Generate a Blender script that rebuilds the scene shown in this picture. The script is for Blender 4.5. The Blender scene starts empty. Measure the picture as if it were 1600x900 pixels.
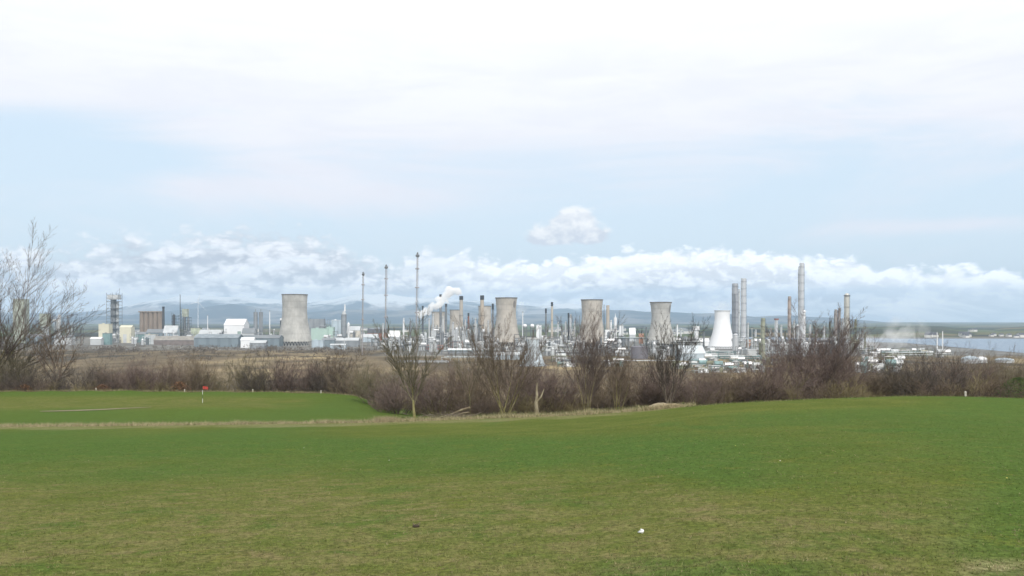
import bpy, math, random
import numpy as np
from mathutils import Vector, noise as mnoise

R = math.radians
scene = bpy.context.scene
COL = scene.collection
F = 1386.0            # focal length of the photograph in its own pixels (1600 wide)
EYE = 44.0            # eye height above the plain
HZ = 500.0            # horizon row


def X(px, D): return (px - 800.0) / F * D
def Z(py, D): return EYE - (py - HZ) / F * D
def W(w, D): return w / F * D


# ------------------------------------------------------------------ nodes
class NT:
    def __init__(self, tree):
        self.t = tree; self.dims = '3D'

    def n(self, kind, **kw):
        o = self.t.nodes.new(kind)
        for k, v in kw.items():
            setattr(o, k, v)
        return o

    def put(self, sock, v):
        if v is None:
            return
        if isinstance(v, bpy.types.NodeSocket):
            self.t.links.new(v, sock)
        else:
            if isinstance(v, (tuple, list)) and len(v) == 3 and sock.type == 'RGBA':
                v = (*v, 1.0)
            sock.default_value = v

    def m(self, op, a, b=None, c=None, clamp=False):
        o = self.n('ShaderNodeMath', operation=op, use_clamp=clamp)
        self.put(o.inputs[0], a); self.put(o.inputs[1], b)
        if c is not None:
            self.put(o.inputs[2], c)
        return o.outputs[0]

    def vm(self, op, a, b=None):
        o = self.n('ShaderNodeVectorMath', operation=op)
        self.put(o.inputs[0], a); self.put(o.inputs[1], b)
        return o.outputs[0]

    def xyz(self, x, y, z):
        o = self.n('ShaderNodeCombineXYZ')
        self.put(o.inputs[0], x); self.put(o.inputs[1], y); self.put(o.inputs[2], z)
        return o.outputs[0]

    def sep(self, v):
        o = self.n('ShaderNodeSeparateXYZ'); self.put(o.inputs[0], v)
        return o.outputs[0], o.outputs[1], o.outputs[2]

    def noise(self, vec, scale, detail=4, rough=0.55, dist=0.0, col=False):
        o = self.n('ShaderNodeTexNoise', noise_dimensions=self.dims)
        self.put(o.inputs['Vector'], vec)
        o.inputs['Scale'].default_value = scale; o.inputs['Detail'].default_value = detail
        o.inputs['Roughness'].default_value = rough; o.inputs['Distortion'].default_value = dist
        return o.outputs['Color' if col else 'Fac']

    def sm(self, v, lo, hi, a=0.0, b=1.0, smooth=True):
        o = self.n('ShaderNodeMapRange', interpolation_type='SMOOTHSTEP' if smooth else 'LINEAR', clamp=True)
        self.put(o.inputs[0], v); self.put(o.inputs[1], lo); self.put(o.inputs[2], hi)
        self.put(o.inputs[3], a); self.put(o.inputs[4], b)
        return o.outputs[0]

    def mix(self, f, a, b, blend='MIX'):
        o = self.n('ShaderNodeMix', data_type='RGBA', blend_type=blend)
        self.put(o.inputs[0], f); self.put(o.inputs[6], a); self.put(o.inputs[7], b)
        return o.outputs[2]

    def ramp(self, v, stops):
        o = self.n('ShaderNodeValToRGB'); self.put(o.inputs[0], v)
        e = o.color_ramp.elements
        while len(e) < len(stops):
            e.new(0.5)
        for k, (p, c) in zip(e, stops):
            k.position = p
            k.color = (c, c, c, 1) if not isinstance(c, tuple) else (*c, 1)
        return o.outputs[0]


MATS = {}


def new_mat(name):
    m = bpy.data.materials.new(name); m.use_nodes = True
    t = NT(m.node_tree)
    return m, t, m.node_tree.nodes['Principled BSDF']


def mat(name, col, rough=0.7, metal=0.0, var=0.25, scale=0.15, streak=False, bump=0.0, ribs=0.0, spec=0.4):
    """painted or weathered surface: base colour with blotches, optional rain streaks and vertical ribs"""
    if name in MATS:
        return MATS[name]
    m, t, b = new_mat(name)
    tc = t.n('ShaderNodeTexCoord').outputs['Object']
    geo = t.n('ShaderNodeNewGeometry').outputs['Position']
    n1 = t.noise(geo, scale, 5, 0.6)
    f = t.sm(n1, 0.3, 0.7)
    dark = tuple(c * (1 - var) for c in col); lite = tuple(min(0.9, c * (1 + var * 0.5)) for c in col)
    c = t.mix(f, dark, lite)
    if streak:
        x, y, z = t.sep(geo)
        s = t.noise(t.xyz(x, y, t.m('MULTIPLY', z, 0.06)), 0.6, 4, 0.65)
        c = t.mix(t.sm(s, 0.46, 0.74, 0, 0.42), c, (col[0] * .56, col[0] * .55, col[0] * .53))
    if ribs:
        x, y, z = t.sep(tc)
        w = t.m('SINE', t.m('MULTIPLY', t.m('ADD', x, t.m('MULTIPLY', y, 0.7)), ribs))
        c = t.mix(t.sm(w, 0.2, 0.9, 0, 0.45), c, tuple(k * 0.6 for k in col))
    t.put(b.inputs['Base Color'], c)
    b.inputs['Roughness'].default_value = rough
    b.inputs['Metallic'].default_value = metal
    b.inputs['Specular IOR Level'].default_value = spec
    if bump:
        bn = t.n('ShaderNodeBump'); bn.inputs['Strength'].default_value = bump
        t.put(bn.inputs['Height'], t.noise(geo, scale * 6, 5, 0.6))
        t.put(b.inputs['Normal'], bn.outputs[0])
    MATS[name] = m
    return m


# ------------------------------------------------------------------ mesh builder
class MB:
    def __init__(self):
        self.v = []; self.f = []

    def add(self, vs, fs):
        k = len(self.v)
        self.v.extend(vs); self.f.extend(tuple(i + k for i in q) for q in fs)

    def box(self, x0, x1, y0, y1, z0, z1):
        self.add([(x0, y0, z0), (x1, y0, z0), (x1, y1, z0), (x0, y1, z0), (x0, y0, z1), (x1, y0, z1), (x1, y1, z1), (x0, y1, z1)],
                 [(0, 3, 2, 1), (4, 5, 6, 7), (0, 1, 5, 4), (1, 2, 6, 5), (2, 3, 7, 6), (3, 0, 4, 7)])

    def bar(self, p, q, r, n=4, r2=None, caps=True):
        p = Vector(p); q = Vector(q); d = (q - p)
        if d.length < 1e-6: return
        d.normalize()
        a = d.orthogonal().normalized(); b = d.cross(a)
        r2 = r if r2 is None else r2
        vs = []
        for k in range(n):
            t = 2 * math.pi * (k + 0.5) / n
            o = a * math.cos(t) + b * math.sin(t)
            vs.append(tuple(p + o * r)); vs.append(tuple(q + o * r2))
        fs = [(2 * k, 2 * ((k + 1) % n), 2 * ((k + 1) % n) + 1, 2 * k + 1) for k in range(n)]
        if caps:
            fs += [tuple(range(0, 2 * n, 2))[::-1], tuple(range(1, 2 * n, 2))]
        self.add(vs, fs)

    def lathe(self, prof, n=24, cx=0, cy=0, close=True):
        """prof: [(r, z)...]"""
        vs = []; fs = []
        for (r, z) in prof:
            for k in range(n):
                t = 2 * math.pi * k / n
                vs.append((cx + r * math.cos(t), cy + r * math.sin(t), z))
        m = len(prof)
        for i in range(m - 1):
            for k in range(n):
                fs.append((i * n + k, i * n + (k + 1) % n, (i + 1) * n + (k + 1) % n, (i + 1) * n + k))
        if close:
            fs.append(tuple(range(n))[::-1]); fs.append(tuple((m - 1) * n + k for k in range(n)))
        self.add(vs, fs)

    def cyl(self, cx, cy, z0, z1, r, n=14, r2=None):
        self.lathe([(r, z0), (r if r2 is None else r2, z1)], n, cx, cy)

    def sphere(self, cx, cy, cz, r, n=14):
        pr = [(max(0.001, r * math.sin(math.pi * k / 8)), cz - r * math.cos(math.pi * k / 8)) for k in range(9)]
        self.lathe(pr, n, cx, cy)

    def ring(self, cx, cy, z, r0, r1, h, n=14):
        self.lathe([(r0, z), (r1, z), (r1, z + h), (r0, z + h), (r0, z)], n, cx, cy, close=False)

    def mesh(self, name, smooth=False):
        me = bpy.data.meshes.new(name)
        me.from_pydata(self.v, [], self.f)
        if smooth:
            me.polygons.foreach_set('use_smooth', [True] * len(me.polygons))
        me.update()
        return me


def link(name, me, m, parent=None, loc=None, smooth=False):
    if isinstance(me, MB):
        me = me.mesh(name, smooth)
    o = bpy.data.objects.new(name, me)
    if m is not None:
        me.materials.append(m)
    COL.objects.link(o)
    if parent is not None: o.parent = parent
    if loc is not None: o.location = loc
    return o


def tag(o, label, cat, group=None):
    o['label'] = label; o['category'] = cat
    if group: o['group'] = group
    return o


def thing(name, label, cat, loc, group=None, rz=0.0):
    o = bpy.data.objects.new(name, None)
    COL.objects.link(o); o.location = loc; o.rotation_euler = (0, 0, rz)
    o.empty_display_size = 0.5
    return tag(o, label, cat, group)


def struct(o, kind='structure'):
    o['kind'] = kind
    return o


# ------------------------------------------------------------------ terrain
def lerp_table(tab, x):
    if x <= tab[0][0]: return tab[0][1]
    for (a, va), (b, vb) in zip(tab, tab[1:]):
        if x <= b:
            k = (x - a) / (b - a)
            return va + (vb - va) * k
    return tab[-1][1]


EDGE_Y = [(-600, 670), (0, 667), (300, 664), (600, 660), (700, 656), (900, 649), (1000, 642), (1060, 636), (1150, 629.5), (1250, 624.5),
          (1400, 619), (1500, 619), (1600, 622), (2100, 632)]
EDGE_D = [(-600, 62), (600, 62), (900, 60), (1060, 58), (1250, 61), (1400, 65), (2100, 66)]
RIM_Y = [(-600, 611), (0, 612), (200, 610.5), (400, 612), (500, 614), (550, 618), (600, 628), (650, 645), (700, 652)]
PLAIN = [(150, -17.5), (200, -23), (300, -32), (500, -40), (800, -44), (20000, -44)]


def profile(px):
    ye = lerp_table(EDGE_Y, px); de = lerp_table(EDGE_D, px)
    he = -(ye - HZ) / F * de
    K = [(0, -1.6)]
    for k in (0.15, 0.35, 0.6, 0.85):
        K.append((de * k, -1.6 + (he + 1.6) * k))
    K.append((de, he))
    def at(y, d): return (d, -(y - HZ) / F * d)
    if px < 720:
        ry = lerp_table(RIM_Y, px)
        b = 1.0 if px < 560 else max(0.0, (720 - px) / 160.0)
        L = [(de + 5, he - 0.75), at(654, 82), at(629.5 + 0.5 * max(0, ry - 612), 105), at(ry, 118), (128, -12.4)]
        G = [(de + 5, he - 0.55), at(ye - 6, 82), at(ye - 10, 105), (118, -11.9), (128, -14)]
        K += [(d, h * b + g * (1 - b)) for (d, h), (_, g) in zip(L, G)]
    elif px < 1080:
        K += [(de + 5, he - 0.55), at(ye - 6, 82), at(ye - 10, 105), (118, -11.9), (128, -14)]
    else:
        K += [(de + 5, he - 0.5), (82, he - 2.4), (105, he - 5.2), (118, he - 6.6), (128, -14)]
    K += PLAIN
    return K


_PC = {}


def prof_cached(px):
    k = round(px / 10.0) * 10
    if k not in _PC:
        pr = profile(k)
        _PC[k] = (np.array([d for d, _ in pr]), np.array([h for _, h in pr]))
    return _PC[k]


def ray_h(px, D):
    a = math.floor(px / 10.0) * 10; k = (px - a) / 10.0
    d0, h0 = prof_cached(a); d1, h1 = prof_cached(a + 10)
    return float(np.interp(D, d0, h0)) * (1 - k) + float(np.interp(D, d1, h1)) * k


def smooth01(x, a, b):
    t = min(1.0, max(0.0, (x - a) / (b - a)))
    return t * t * (3 - 2 * t)


def ground(x, y):
    """height of the ground above the plain"""
    a = math.atan2(x, y); r = math.hypot(x, y)
    ac = max(-R(42), min(R(42), a))
    D = r * math.cos(ac); px = 800 + F * math.tan(ac)
    h = ray_h(px, D)
    back = smooth01(abs(a), R(80), R(150))
    if back > 0:
        h = h * (1 - back) + back * (-1.6 - 0.01 * min(r, 800) if r < 900 else -1.6 - 8)
    amp = 0.16 * smooth01(r, 3, 25) * (1 - smooth01(r, 52, 60)) + 0.25 * smooth01(r, 66, 85)
    if r < 900:
        h += amp * (mnoise.noise((x * 0.055, y * 0.055, 3.1)) * 0.75 + mnoise.noise((x * 0.16, y * 0.16, 7.7)) * 0.2)
    if r < 140 and x < 0:
        h += .55 * math.exp(-((x - X(318, 92)) / 6.5) ** 2 - ((y - 91) / 5.0) ** 2) + .25 * math.exp(-((x - X(60, 92)) / 9) ** 2 - ((y - 98) / 4.0) ** 2)
    if 20 < r < 70 and x > 3:
        h += .30 * smooth01(px, 950, 1250) * math.exp(-((D - 44 - .004 * (px - 1250)) / 5.5) ** 2) - .22 * smooth01(px, 950, 1250) * math.exp(-((D - 53) / 3.0) ** 2)
    if r < 70:
        h += 0.012 * mnoise.noise((x * 1.3, y * 1.3, 0.5))
    return EYE + h


def gpt(px, D):
    x = X(px, D)
    return (x, D, ground(x, D))


def zone(x, y, r):
    """colour of the cover at a point of the ground: (dry, lush, straw)"""
    a = math.atan2(x, y)
    if abs(a) > R(42): a = max(-R(42), min(R(42), a))
    px = 800 + F * math.tan(a); D = r * math.cos(a)
    row = HZ + (EYE - ground(x, y)) / max(D, 0.5) * F
    ye = lerp_table(EDGE_Y, px); de = lerp_table(EDGE_D, px)
    n1 = mnoise.noise((x * 0.11, y * 0.05, 1.0)); n2 = mnoise.noise((x * 0.4, y * 0.22, 5.0)); n3 = mnoise.noise((x * 0.03, y * 0.03, 9.0))
    dry = lush_and_shade = straw = 0.0
    if D < de:
        dry = .85 * smooth01(row + 34 * n1 + 30 * n2, 690 + 40 * smooth01(px, 300, 1500), 800)
        lush_and_shade = smooth01(row + 20 * n1, 668, 690) * (1 - smooth01(row + 34 * n1 + 26 * n2, 705, 775)) * (.85 - .45 * smooth01(px + 100 * n1, 1080, 1300))
        right = smooth01(px + 160 * n1, 1330, 1560) * (1 - smooth01(row + 30 * n2, 845, 890))
        dry *= 1 - 0.85 * right; lush_and_shade = max(lush_and_shade, 0.75 * right)
        lush_and_shade = max(lush_and_shade, 0.8 * smooth01(n1 * 0.6 + n2 * 0.7, 0.3, 0.62))
        dry *= 1 - 0.6 * smooth01(n2 + n3, 0.3, 0.7)
        lush_and_shade = max(lush_and_shade, .6 * smooth01(row + 12 * n2, 862, 885) * (1 - smooth01(abs(px - 1110) + 60 * n1, 120, 220)))
        lush_and_shade = max(lush_and_shade, .7 * smooth01(n1, -.2, .3) * smooth01(px, 1050, 1200) * smooth01(row + 5 * n1, ye + 10, ye + 20) * (1 - smooth01(row + 8 * n2, ye + 30, ye + 55)))  # darker band: shade of the mound's undulation put into the grass colour
        g = smooth01(-(row - ye) + 4 * n1 + 3 * n2, -6, -1) * (1 - smooth01(px, 1020, 1110))
        straw = 0.5 * g + smooth01(n2 * 0.7 + n1 * 0.6, 0.42, 0.65) * 0.55 * smooth01(row, 690, 800)
        straw = max(straw, 0.8 * smooth01(px, 1440, 1570) * smooth01(row + 18 * n2, 860, 885))
    elif D < 128 and px < 720:
        w = 1 - smooth01(px, 640, 700)
        green = smooth01(row + 5 * n1, 615, 623) * (1 - smooth01(row + 5 * n1, 634, 644)) * (1 - smooth01(px + 60 * n2, 380, 540))
        lush_and_shade = (.62 - 0.55 * green + .25 * n1) * w
        dry = 0.45 * green * w + 0.35 * (1 - w)
        straw = 0.55 * (1 - smooth01(D, de + .3, de + 1.6)) + 0.7 * smooth01(D, 117.5, 119)
        straw = max(straw, 0.3 * (1 - w))
    elif D < 400:
        straw = 0.35 + 0.3 * n1; dry = 1.0
        if px < 1200 and D < 100: straw = 0.25; lush_and_shade = 0.25 + 0.3 * n1
    return dry, max(0, lush_and_shade), max(0, straw)


def build_ground():
    az = [R(-36 + 0.2 * k) for k in range(361)]
    k = 36 + 4
    while k < 180:
        az += [R(k), R(-k)]; k += 4
    az += [R(180)]
    az.sort(); na = len(az)
    rr = [1.0]
    while rr[-1] < 20000:
        rr.append(rr[-1] * (1.017 if rr[-1] < 3000 else 1.03))
    rr[-1] = 20400.0
    V = [(0, 0, ground(0, 0.01))]; Zc = [(0.5, 0.3, 0)]; far = []
    for r in rr:
        for a in az:
            x = r * math.sin(a); y = r * math.cos(a)
            V.append((x, y, ground(x, y)))
            Zc.append(zone(x, y, r) if r < 420 else (0, 0, 0))
    Fc = [(0, 1 + (k + 1) % na, 1 + k) for k in range(na)]
    for i in range(len(rr) - 1):
        b0 = 1 + i * na; b1 = b0 + na
        for k in range(na):
            k2 = (k + 1) % na
            Fc.append((b0 + k, b0 + k2, b1 + k2, b1 + k))
    me = bpy.data.meshes.new('ground'); me.from_pydata(V, [], Fc)
    me.polygons.foreach_set('use_smooth', [True] * len(Fc))
    ca = me.color_attributes.new('cover', 'FLOAT_COLOR', 'POINT')
    arr = np.ones((len(V), 4), dtype=np.float32); arr[:, :3] = np.array(Zc, dtype=np.float32)
    ca.data.foreach_set('color', arr.ravel())
    m, t, b = new_mat('ground_cover')
    at = t.n('ShaderNodeAttribute', attribute_name='cover').outputs['Color']
    dry, lush_and_shade, straw = t.sep(at)
    P = t.n('ShaderNodeNewGeometry').outputs['Position']
    px, py, pz = t.sep(P)
    dist = t.m('SQRT', t.m('ADD', t.m('MULTIPLY', px, px), t.m('MULTIPLY', py, py)))
    nA = t.noise(P, 0.35, 6, 0.62); nB = t.noise(P, 2.3, 6, 0.65); nC = t.noise(P, 14, 4, 0.7); nD = t.noise(P, 60, 3, 0.7)
    nE = t.noise(P, 0.9, 5, 0.6, 0.4); nG = t.noise(t.vm('ADD', P, (31.0, 7.0, 0.0)), 1.6, 6, 0.65, 0.3); nH = t.noise(t.vm('ADD', P, (5.0, 71.0, 0.0)), 2.8, 6, 0.68)
    # fairway
    base = t.mix(t.sm(nA, 0.35, 0.65), (0.088, 0.116, 0.024), (0.116, 0.138, 0.033))
    dcol = t.mix(t.sm(nB, 0.36, 0.66), (0.110, 0.130, 0.034), (0.165, 0.156, 0.062))
    lcol = t.mix(t.sm(nB, 0.35, 0.65), (0.058, 0.114, 0.024), (0.078, 0.134, 0.030))
    jit = t.m('ADD', t.m('MULTIPLY', t.m('SUBTRACT', nB, 0.5), 1.3), t.m('MULTIPLY', t.m('SUBTRACT', nA, 0.5), 1.3))
    c = t.mix(t.m('MULTIPLY', t.m('ADD', dry, jit, clamp=True), t.sm(dry, 0.0, 0.25)), base, dcol)
    c = t.mix(t.m('MULTIPLY', t.m('ADD', lush_and_shade, t.m('MULTIPLY', jit, 0.7), clamp=True), t.sm(lush_and_shade, 0.0, 0.3)), c, lcol)
    scol = t.mix(t.sm(nC, 0.3, 0.7), (0.17, 0.15, 0.075), (0.30, 0.27, 0.16))
    c = t.mix(t.m('MULTIPLY', t.m('ADD', straw, t.m('MULTIPLY', jit, 0.8), clamp=True), t.sm(straw, 0.0, 0.3)), c, scol)
    near = t.m('SUBTRACT', 1.0, t.sm(dist, 25, 70))
    c = t.mix(t.m('MULTIPLY', t.sm(nG, .52, .68), t.m('MULTIPLY', near, t.m('ADD', .15, t.m('MULTIPLY', dry, .42)))), c, (0.200, 0.155, 0.085))
    c = t.mix(t.m('MULTIPLY', t.sm(nE, .54, .70), t.m('ADD', .12, t.m('MULTIPLY', near, .55))), c, (0.064, 0.116, 0.022))
    c = t.mix(t.m('MULTIPLY', t.sm(nH, .60, .74), t.m('MULTIPLY', near, t.m('ADD', .15, t.m('MULTIPLY', dry, .5)))), c, (0.27, 0.235, 0.135))
    c = t.mix(t.m('MULTIPLY', t.sm(t.m('ADD', nH, t.m('SUBTRACT', .5, nE)), .58, .74), t.m('MULTIPLY', near, .5)), c, (0.135, 0.145, 0.030))
    fine = t.m('ADD', t.m('MULTIPLY', nC, 0.55), t.m('MULTIPLY', nD, 0.45))
    c = t.mix(1.0, c, t.mix(t.sm(fine, 0.32, 0.68), (0.42, 0.42, 0.42), (1.55, 1.55, 1.45)), 'MULTIPLY')
    # the plain: rough pasture, straw, scrub, yards, far fields
    q = t.vm('MULTIPLY', P, (0.004, 0.0022, 0.0))
    n1 = t.noise(q, 1.6, 6, 0.6); n2 = t.noise(t.vm('MULTIPLY', P, (0.02, 0.008, 0.0)), 1.0, 5, 0.6)
    pc = t.mix(t.sm(n2, 0.35, 0.65), (0.100, 0.078, 0.050), (0.20, 0.155, 0.095))
    pc = t.mix(t.sm(n1, 0.5, 0.66), pc, (0.38, 0.30, 0.17))
    pc = t.mix(t.sm(t.noise(t.vm('MULTIPLY', P, (0.011, 0.006, 0.0)), 1.0, 4), 0.56, 0.64), pc, (0.070, 0.058, 0.042))
    yard = t.m('MULTIPLY', t.sm(py, 1040, 1120), t.m('SUBTRACT', 1.0, t.sm(py, 2100, 2400)))
    yc = t.mix(t.sm(n2, 0.3, 0.7), (0.13, 0.128, 0.12), (0.24, 0.235, 0.22))
    left = t.m('MULTIPLY', t.sm(px, -190, -130), yard)
    yl = t.m('MULTIPLY', t.sm(py, 1250, 1330), t.m('SUBTRACT', 1.0, t.sm(py, 2100, 2400)))
    pc = t.mix(t.m('MAXIMUM', left, t.m('MULTIPLY', yl, 0.8)), pc, yc)
    vo = t.n('ShaderNodeTexVoronoi'); t.put(vo.inputs['Vector'], t.vm('MULTIPLY', P, (0.0032, 0.0016, 0.0))); vo.inputs['Scale'].default_value = 1.0
    fr, fg, fb = t.sep(vo.outputs['Color'])
    fld = t.mix(fr, (0.075, 0.115, 0.040), (0.155, 0.135, 0.080))
    fld = t.mix(t.sm(fg, 0.55, 0.6), fld, (0.042, 0.045, 0.032))
    pc = t.mix(t.sm(py, 2150, 2500), pc, fld)
    c = t.mix(t.sm(dist, 330, 420), c, pc)
    t.put(b.inputs['Base Color'], c)
    b.inputs['Roughness'].default_value = 1.0; b.inputs['Specular IOR Level'].default_value = 0.03
    bn = t.n('ShaderNodeBump'); bn.inputs['Strength'].default_value = 0.55; bn.inputs['Distance'].default_value = 0.03
    t.put(bn.inputs['Height'], fine); t.put(b.inputs['Normal'], bn.outputs[0])
    return struct(link('ground', me, m))


build_ground()

# ------------------------------------------------------------------ water, hills
def sheet(name, pts, z, m):
    mb = MB(); mb.add([(X(px, D), D, z) for px, D in pts], [tuple(range(len(pts)))])
    return struct(link(name, mb, m))


def DY(py): return EYE * F / (py - HZ)


m, t, b = new_mat('estuary_water')
b.inputs['Base Color'].default_value = (0.05, 0.10, 0.17, 1); b.inputs['Roughness'].default_value = 0.22
P = t.n('ShaderNodeNewGeometry').outputs['Position']
bn = t.n('ShaderNodeBump'); bn.inputs['Strength'].default_value = 0.6; bn.inputs['Distance'].default_value = 0.4
t.put(bn.inputs['Height'], t.noise(P, 0.12, 5, 0.65)); t.put(b.inputs['Normal'], bn.outputs[0])
near = [(1160, 529), (1250, 531.5), (1330, 533.5), (1415, 536), (1480, 541.5), (1600, 552), (1800, 558), (2300, 566)]
farr = [(2300, 529.2), (1600, 529.4), (1415, 529.3), (1300, 528.6), (1160, 526.8)]
sheet('water', [(px, DY(y)) for px, y in near] + [(px, DY(y)) for px, y in farr], 0.25, m)


def hill_mat(name, low, mid, snow):
    m, t, b = new_mat(name)
    P = t.n('ShaderNodeNewGeometry').outputs['Position']
    x, y, z = t.sep(P)
    n = t.noise(P, 0.0022, 8, 0.66); n2 = t.noise(P, 0.0008, 4, 0.5)
    c = t.mix(t.sm(t.m('ADD', n, t.m('MULTIPLY', t.m('SUBTRACT', n2, 0.5), 1.0)), 0.44, 0.64), low, mid)
    if snow:
        s = t.m('ADD', z, t.m('MULTIPLY', t.m('SUBTRACT', n, 0.5), 420))
        s = t.m('ADD', s, t.m('MULTIPLY', t.m('SUBTRACT', n2, 0.5), 240))
        s = t.m('ADD', s, t.sm(x, 200, 1000, 0, 120))
        c = t.mix(t.sm(s, snow, snow + 110, 0, .9), c, (0.8, 0.82, 0.85))
    else:
        vo = t.n('ShaderNodeTexVoronoi'); t.put(vo.inputs['Vector'], t.vm('MULTIPLY', P, (0.006, 0.003, 0.0)))
        vo.inputs['Scale'].default_value = 1.0
        fr, fg, fb = t.sep(vo.outputs['Color'])
        c = t.mix(t.sm(fr, 0.5, 0.55), c, t.mix(fg, (0.085, 0.12, 0.045), (0.20, 0.155, 0.09)))
    t.put(b.inputs['Base Color'], c); b.inputs['Roughness'].default_value = 1.0; b.inputs['Specular IOR Level'].default_value = 0.0
    return m


def range_hills(name, tops, px0, px1, d0, d1, d2, m, seed, step=4, rough=1.0, nd=44, f=1.0):
    """a range of hills whose crest stands at distance d1"""
    V = []; Fc = []
    pxs = [px0 + step * k for k in range(int((px1 - px0) / step) + 1)]
    for i in range(nd + 1):
        k = i / nd
        D = d0 + (d2 - d0) * k
        kc = (d1 - d0) / (d2 - d0)
        for px in pxs:
            top = max(2.0, Z(lerp_table(tops, px), d1))
            q = k / kc if k < kc else (1 - k) / (1 - kc)
            env = smooth01(q, 0, 1) ** 0.9
            x = X(px, D)
            g = mnoise.fractal((x * 0.0011 * f + seed, D * 0.0016 * f, seed * 1.7), 1.0, 2.0, 5)
            rg = 1 - abs(mnoise.noise((x * 0.0018 * f + seed * 3, D * 0.0009 * f, 2.2)))
            w = 1 - smooth01(q, 0.72, 1.0)
            z = top * env * (1 + rough * w * (0.30 * g + 0.22 * (rg - 0.75))) + rough * 5 * g * env
            V.append((x, D, z - 0.6 if 0 < i < nd else -0.6))
    n = len(pxs)
    for i in range(nd):
        for k in range(n - 1):
            Fc.append((i * n + k, i * n + k + 1, (i + 1) * n + k + 1, (i + 1) * n + k))
    me = bpy.data.meshes.new(name); me.from_pydata(V, [], Fc)
    me.polygons.foreach_set('use_smooth', [True] * len(Fc))
    return struct(link(name, me, m))


TOPS = [(-600, 496), (-200, 492), (0, 490), (120, 488), (170, 484), (200, 478), (240, 471), (290, 468), (330, 465), (380, 464), (410, 466), (440, 468),
        (480, 473), (520, 468), (560, 461), (600, 462), (640, 466), (690, 465), (720, 470), (780, 474), (840, 479), (868, 475), (890, 474), (905, 477),
        (930, 482), (1000, 488), (1050, 490), (1100, 491), (1180, 496), (1300, 499), (1400, 504), (1460, 508)]
FRONT = [(-600, 499), (0, 497), (200, 494), (280, 487), (360, 479), (420, 486), (470, 490), (540, 482), (610, 486), (680, 480), (740, 487), (820, 492), (900, 489), (950, 485), (980, 484.5),
         (1010, 488), (1040, 487), (1080, 490), (1130, 491), (1180, 495), (1215, 493), (1260, 495), (1300, 496), (1350, 500), (1400, 505), (1460, 510)]
range_hills('hills', TOPS, -700, 1460, 14600, 17400, 19800, hill_mat('snowy_moor', (0.036, 0.052, 0.075), (0.32, 0.30, 0.30), 290), 3.0, f=.5)
range_hills('hills', FRONT, -700, 1460, 10500, 13200, 14900, hill_mat('heather_moor', (0.030, 0.046, 0.068), (0.19, 0.18, 0.18), 400), 11.0, rough=1.2, f=.5)
SHORE = [(1040, 512), (1100, 508), (1180, 506), (1260, 506), (1340, 505), (1440, 504.5), (1470, 505), (1500, 507.5), (1545, 508), (1575, 505.5), (1610, 503.5), (1640, 503), (1800, 502), (2200, 503)]
range_hills('hills', [(a, y - .4) for a, y in SHORE], 1040, 2300, 7200, 9800, 12000, hill_mat('far_shore_hills', (0.045, 0.050, 0.036), (0.10, 0.095, 0.06), 0), 31.0, rough=.5)
range_hills('hills', [(a, y + 5.5 + 1.5 * math.sin(a * .021)) for a, y in SHORE], 1040, 2300, 2150, 4100, 5200, hill_mat('shore_fields', (0.034, 0.038, 0.026), (0.07, 0.075, 0.045), 0), 21.0, rough=0.8)

# ------------------------------------------------------------------ materials of the works
CONC = mat('weathered_concrete', (0.46, 0.45, 0.42), 0.9, var=0.22, scale=0.07, streak=True, spec=0.2)
TAN = mat('tan_concrete', (0.47, 0.43, 0.375), 0.9, var=0.20, scale=0.07, streak=True, spec=0.2)
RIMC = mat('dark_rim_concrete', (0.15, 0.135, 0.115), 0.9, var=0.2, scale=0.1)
WHITE = mat('white_paint', (0.80, 0.81, 0.82), 0.55, var=0.05, scale=0.04)
OFFW = mat('dull_white_sheeting', (0.52, 0.54, 0.55), 0.6, var=0.15, scale=0.06)
PALEB = mat('pale_blue_sheeting', (0.46, 0.54, 0.60), 0.6, var=0.12, scale=0.08, ribs=0.6)
MINT = mat('mint_sheeting', (0.42, 0.56, 0.50), 0.6, var=0.08, scale=0.05)
CREAM = mat('cream_sheeting', (0.66, 0.63, 0.49), 0.65, var=0.08, scale=0.08)
GREYS = mat('grey_sheeting', (0.27, 0.29, 0.31), 0.6, var=0.2, scale=0.06, ribs=0.5)
BLUEG = mat('blue_grey_sheeting', (0.19, 0.235, 0.265), 0.6, var=0.15, scale=0.04, ribs=0.35)
BROWNC = mat('brown_silo_concrete', (0.27, 0.215, 0.17), 0.85, var=0.15, scale=0.08, streak=True)
DARKS = mat('dark_steel', (0.075, 0.078, 0.085), 0.6, 0.3, var=0.2, scale=0.3)
STEEL = mat('grey_steel', (0.20, 0.21, 0.22), 0.55, 0.3, var=0.2, scale=0.2)
SILV = mat('silver_cladding', (0.68, 0.685, 0.69), 0.36, 0.55, var=0.04, scale=0.05)
GREENS = mat('yellow_green_steel', (0.25, 0.27, 0.16), 0.6, 0.1, var=0.2, scale=0.2)
TEAL = mat('teal_painted_steel', (0.20, 0.31, 0.31), 0.55, 0.1, var=0.2, scale=0.2)
PIPEW = mat('pale_pipe_lagging', (0.58, 0.60, 0.60), 0.45, 0.2, var=0.2, scale=0.3)
RUST = mat('rusty_red_steel', (0.27, 0.115, 0.075), 0.8, var=0.3, scale=0.3)
BRICK = mat('red_brick', (0.30, 0.13, 0.095), 0.9, var=0.2, scale=0.4)
BLACK = mat('soot_black', (0.03, 0.03, 0.034), 0.8, var=0.2, scale=0.4)
ROOFG = mat('grey_roofing', (0.22, 0.235, 0.25), 0.7, var=0.15, scale=0.05)
GLASS = mat('dark_window', (0.03, 0.035, 0.045), 0.2, var=0.1)
SLATE = mat('slate_roof', (0.09, 0.09, 0.10), 0.8, var=0.2, scale=0.2)
HARL = mat('harled_wall', (0.66, 0.64, 0.60), 0.9, var=0.08, scale=0.3)
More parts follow.
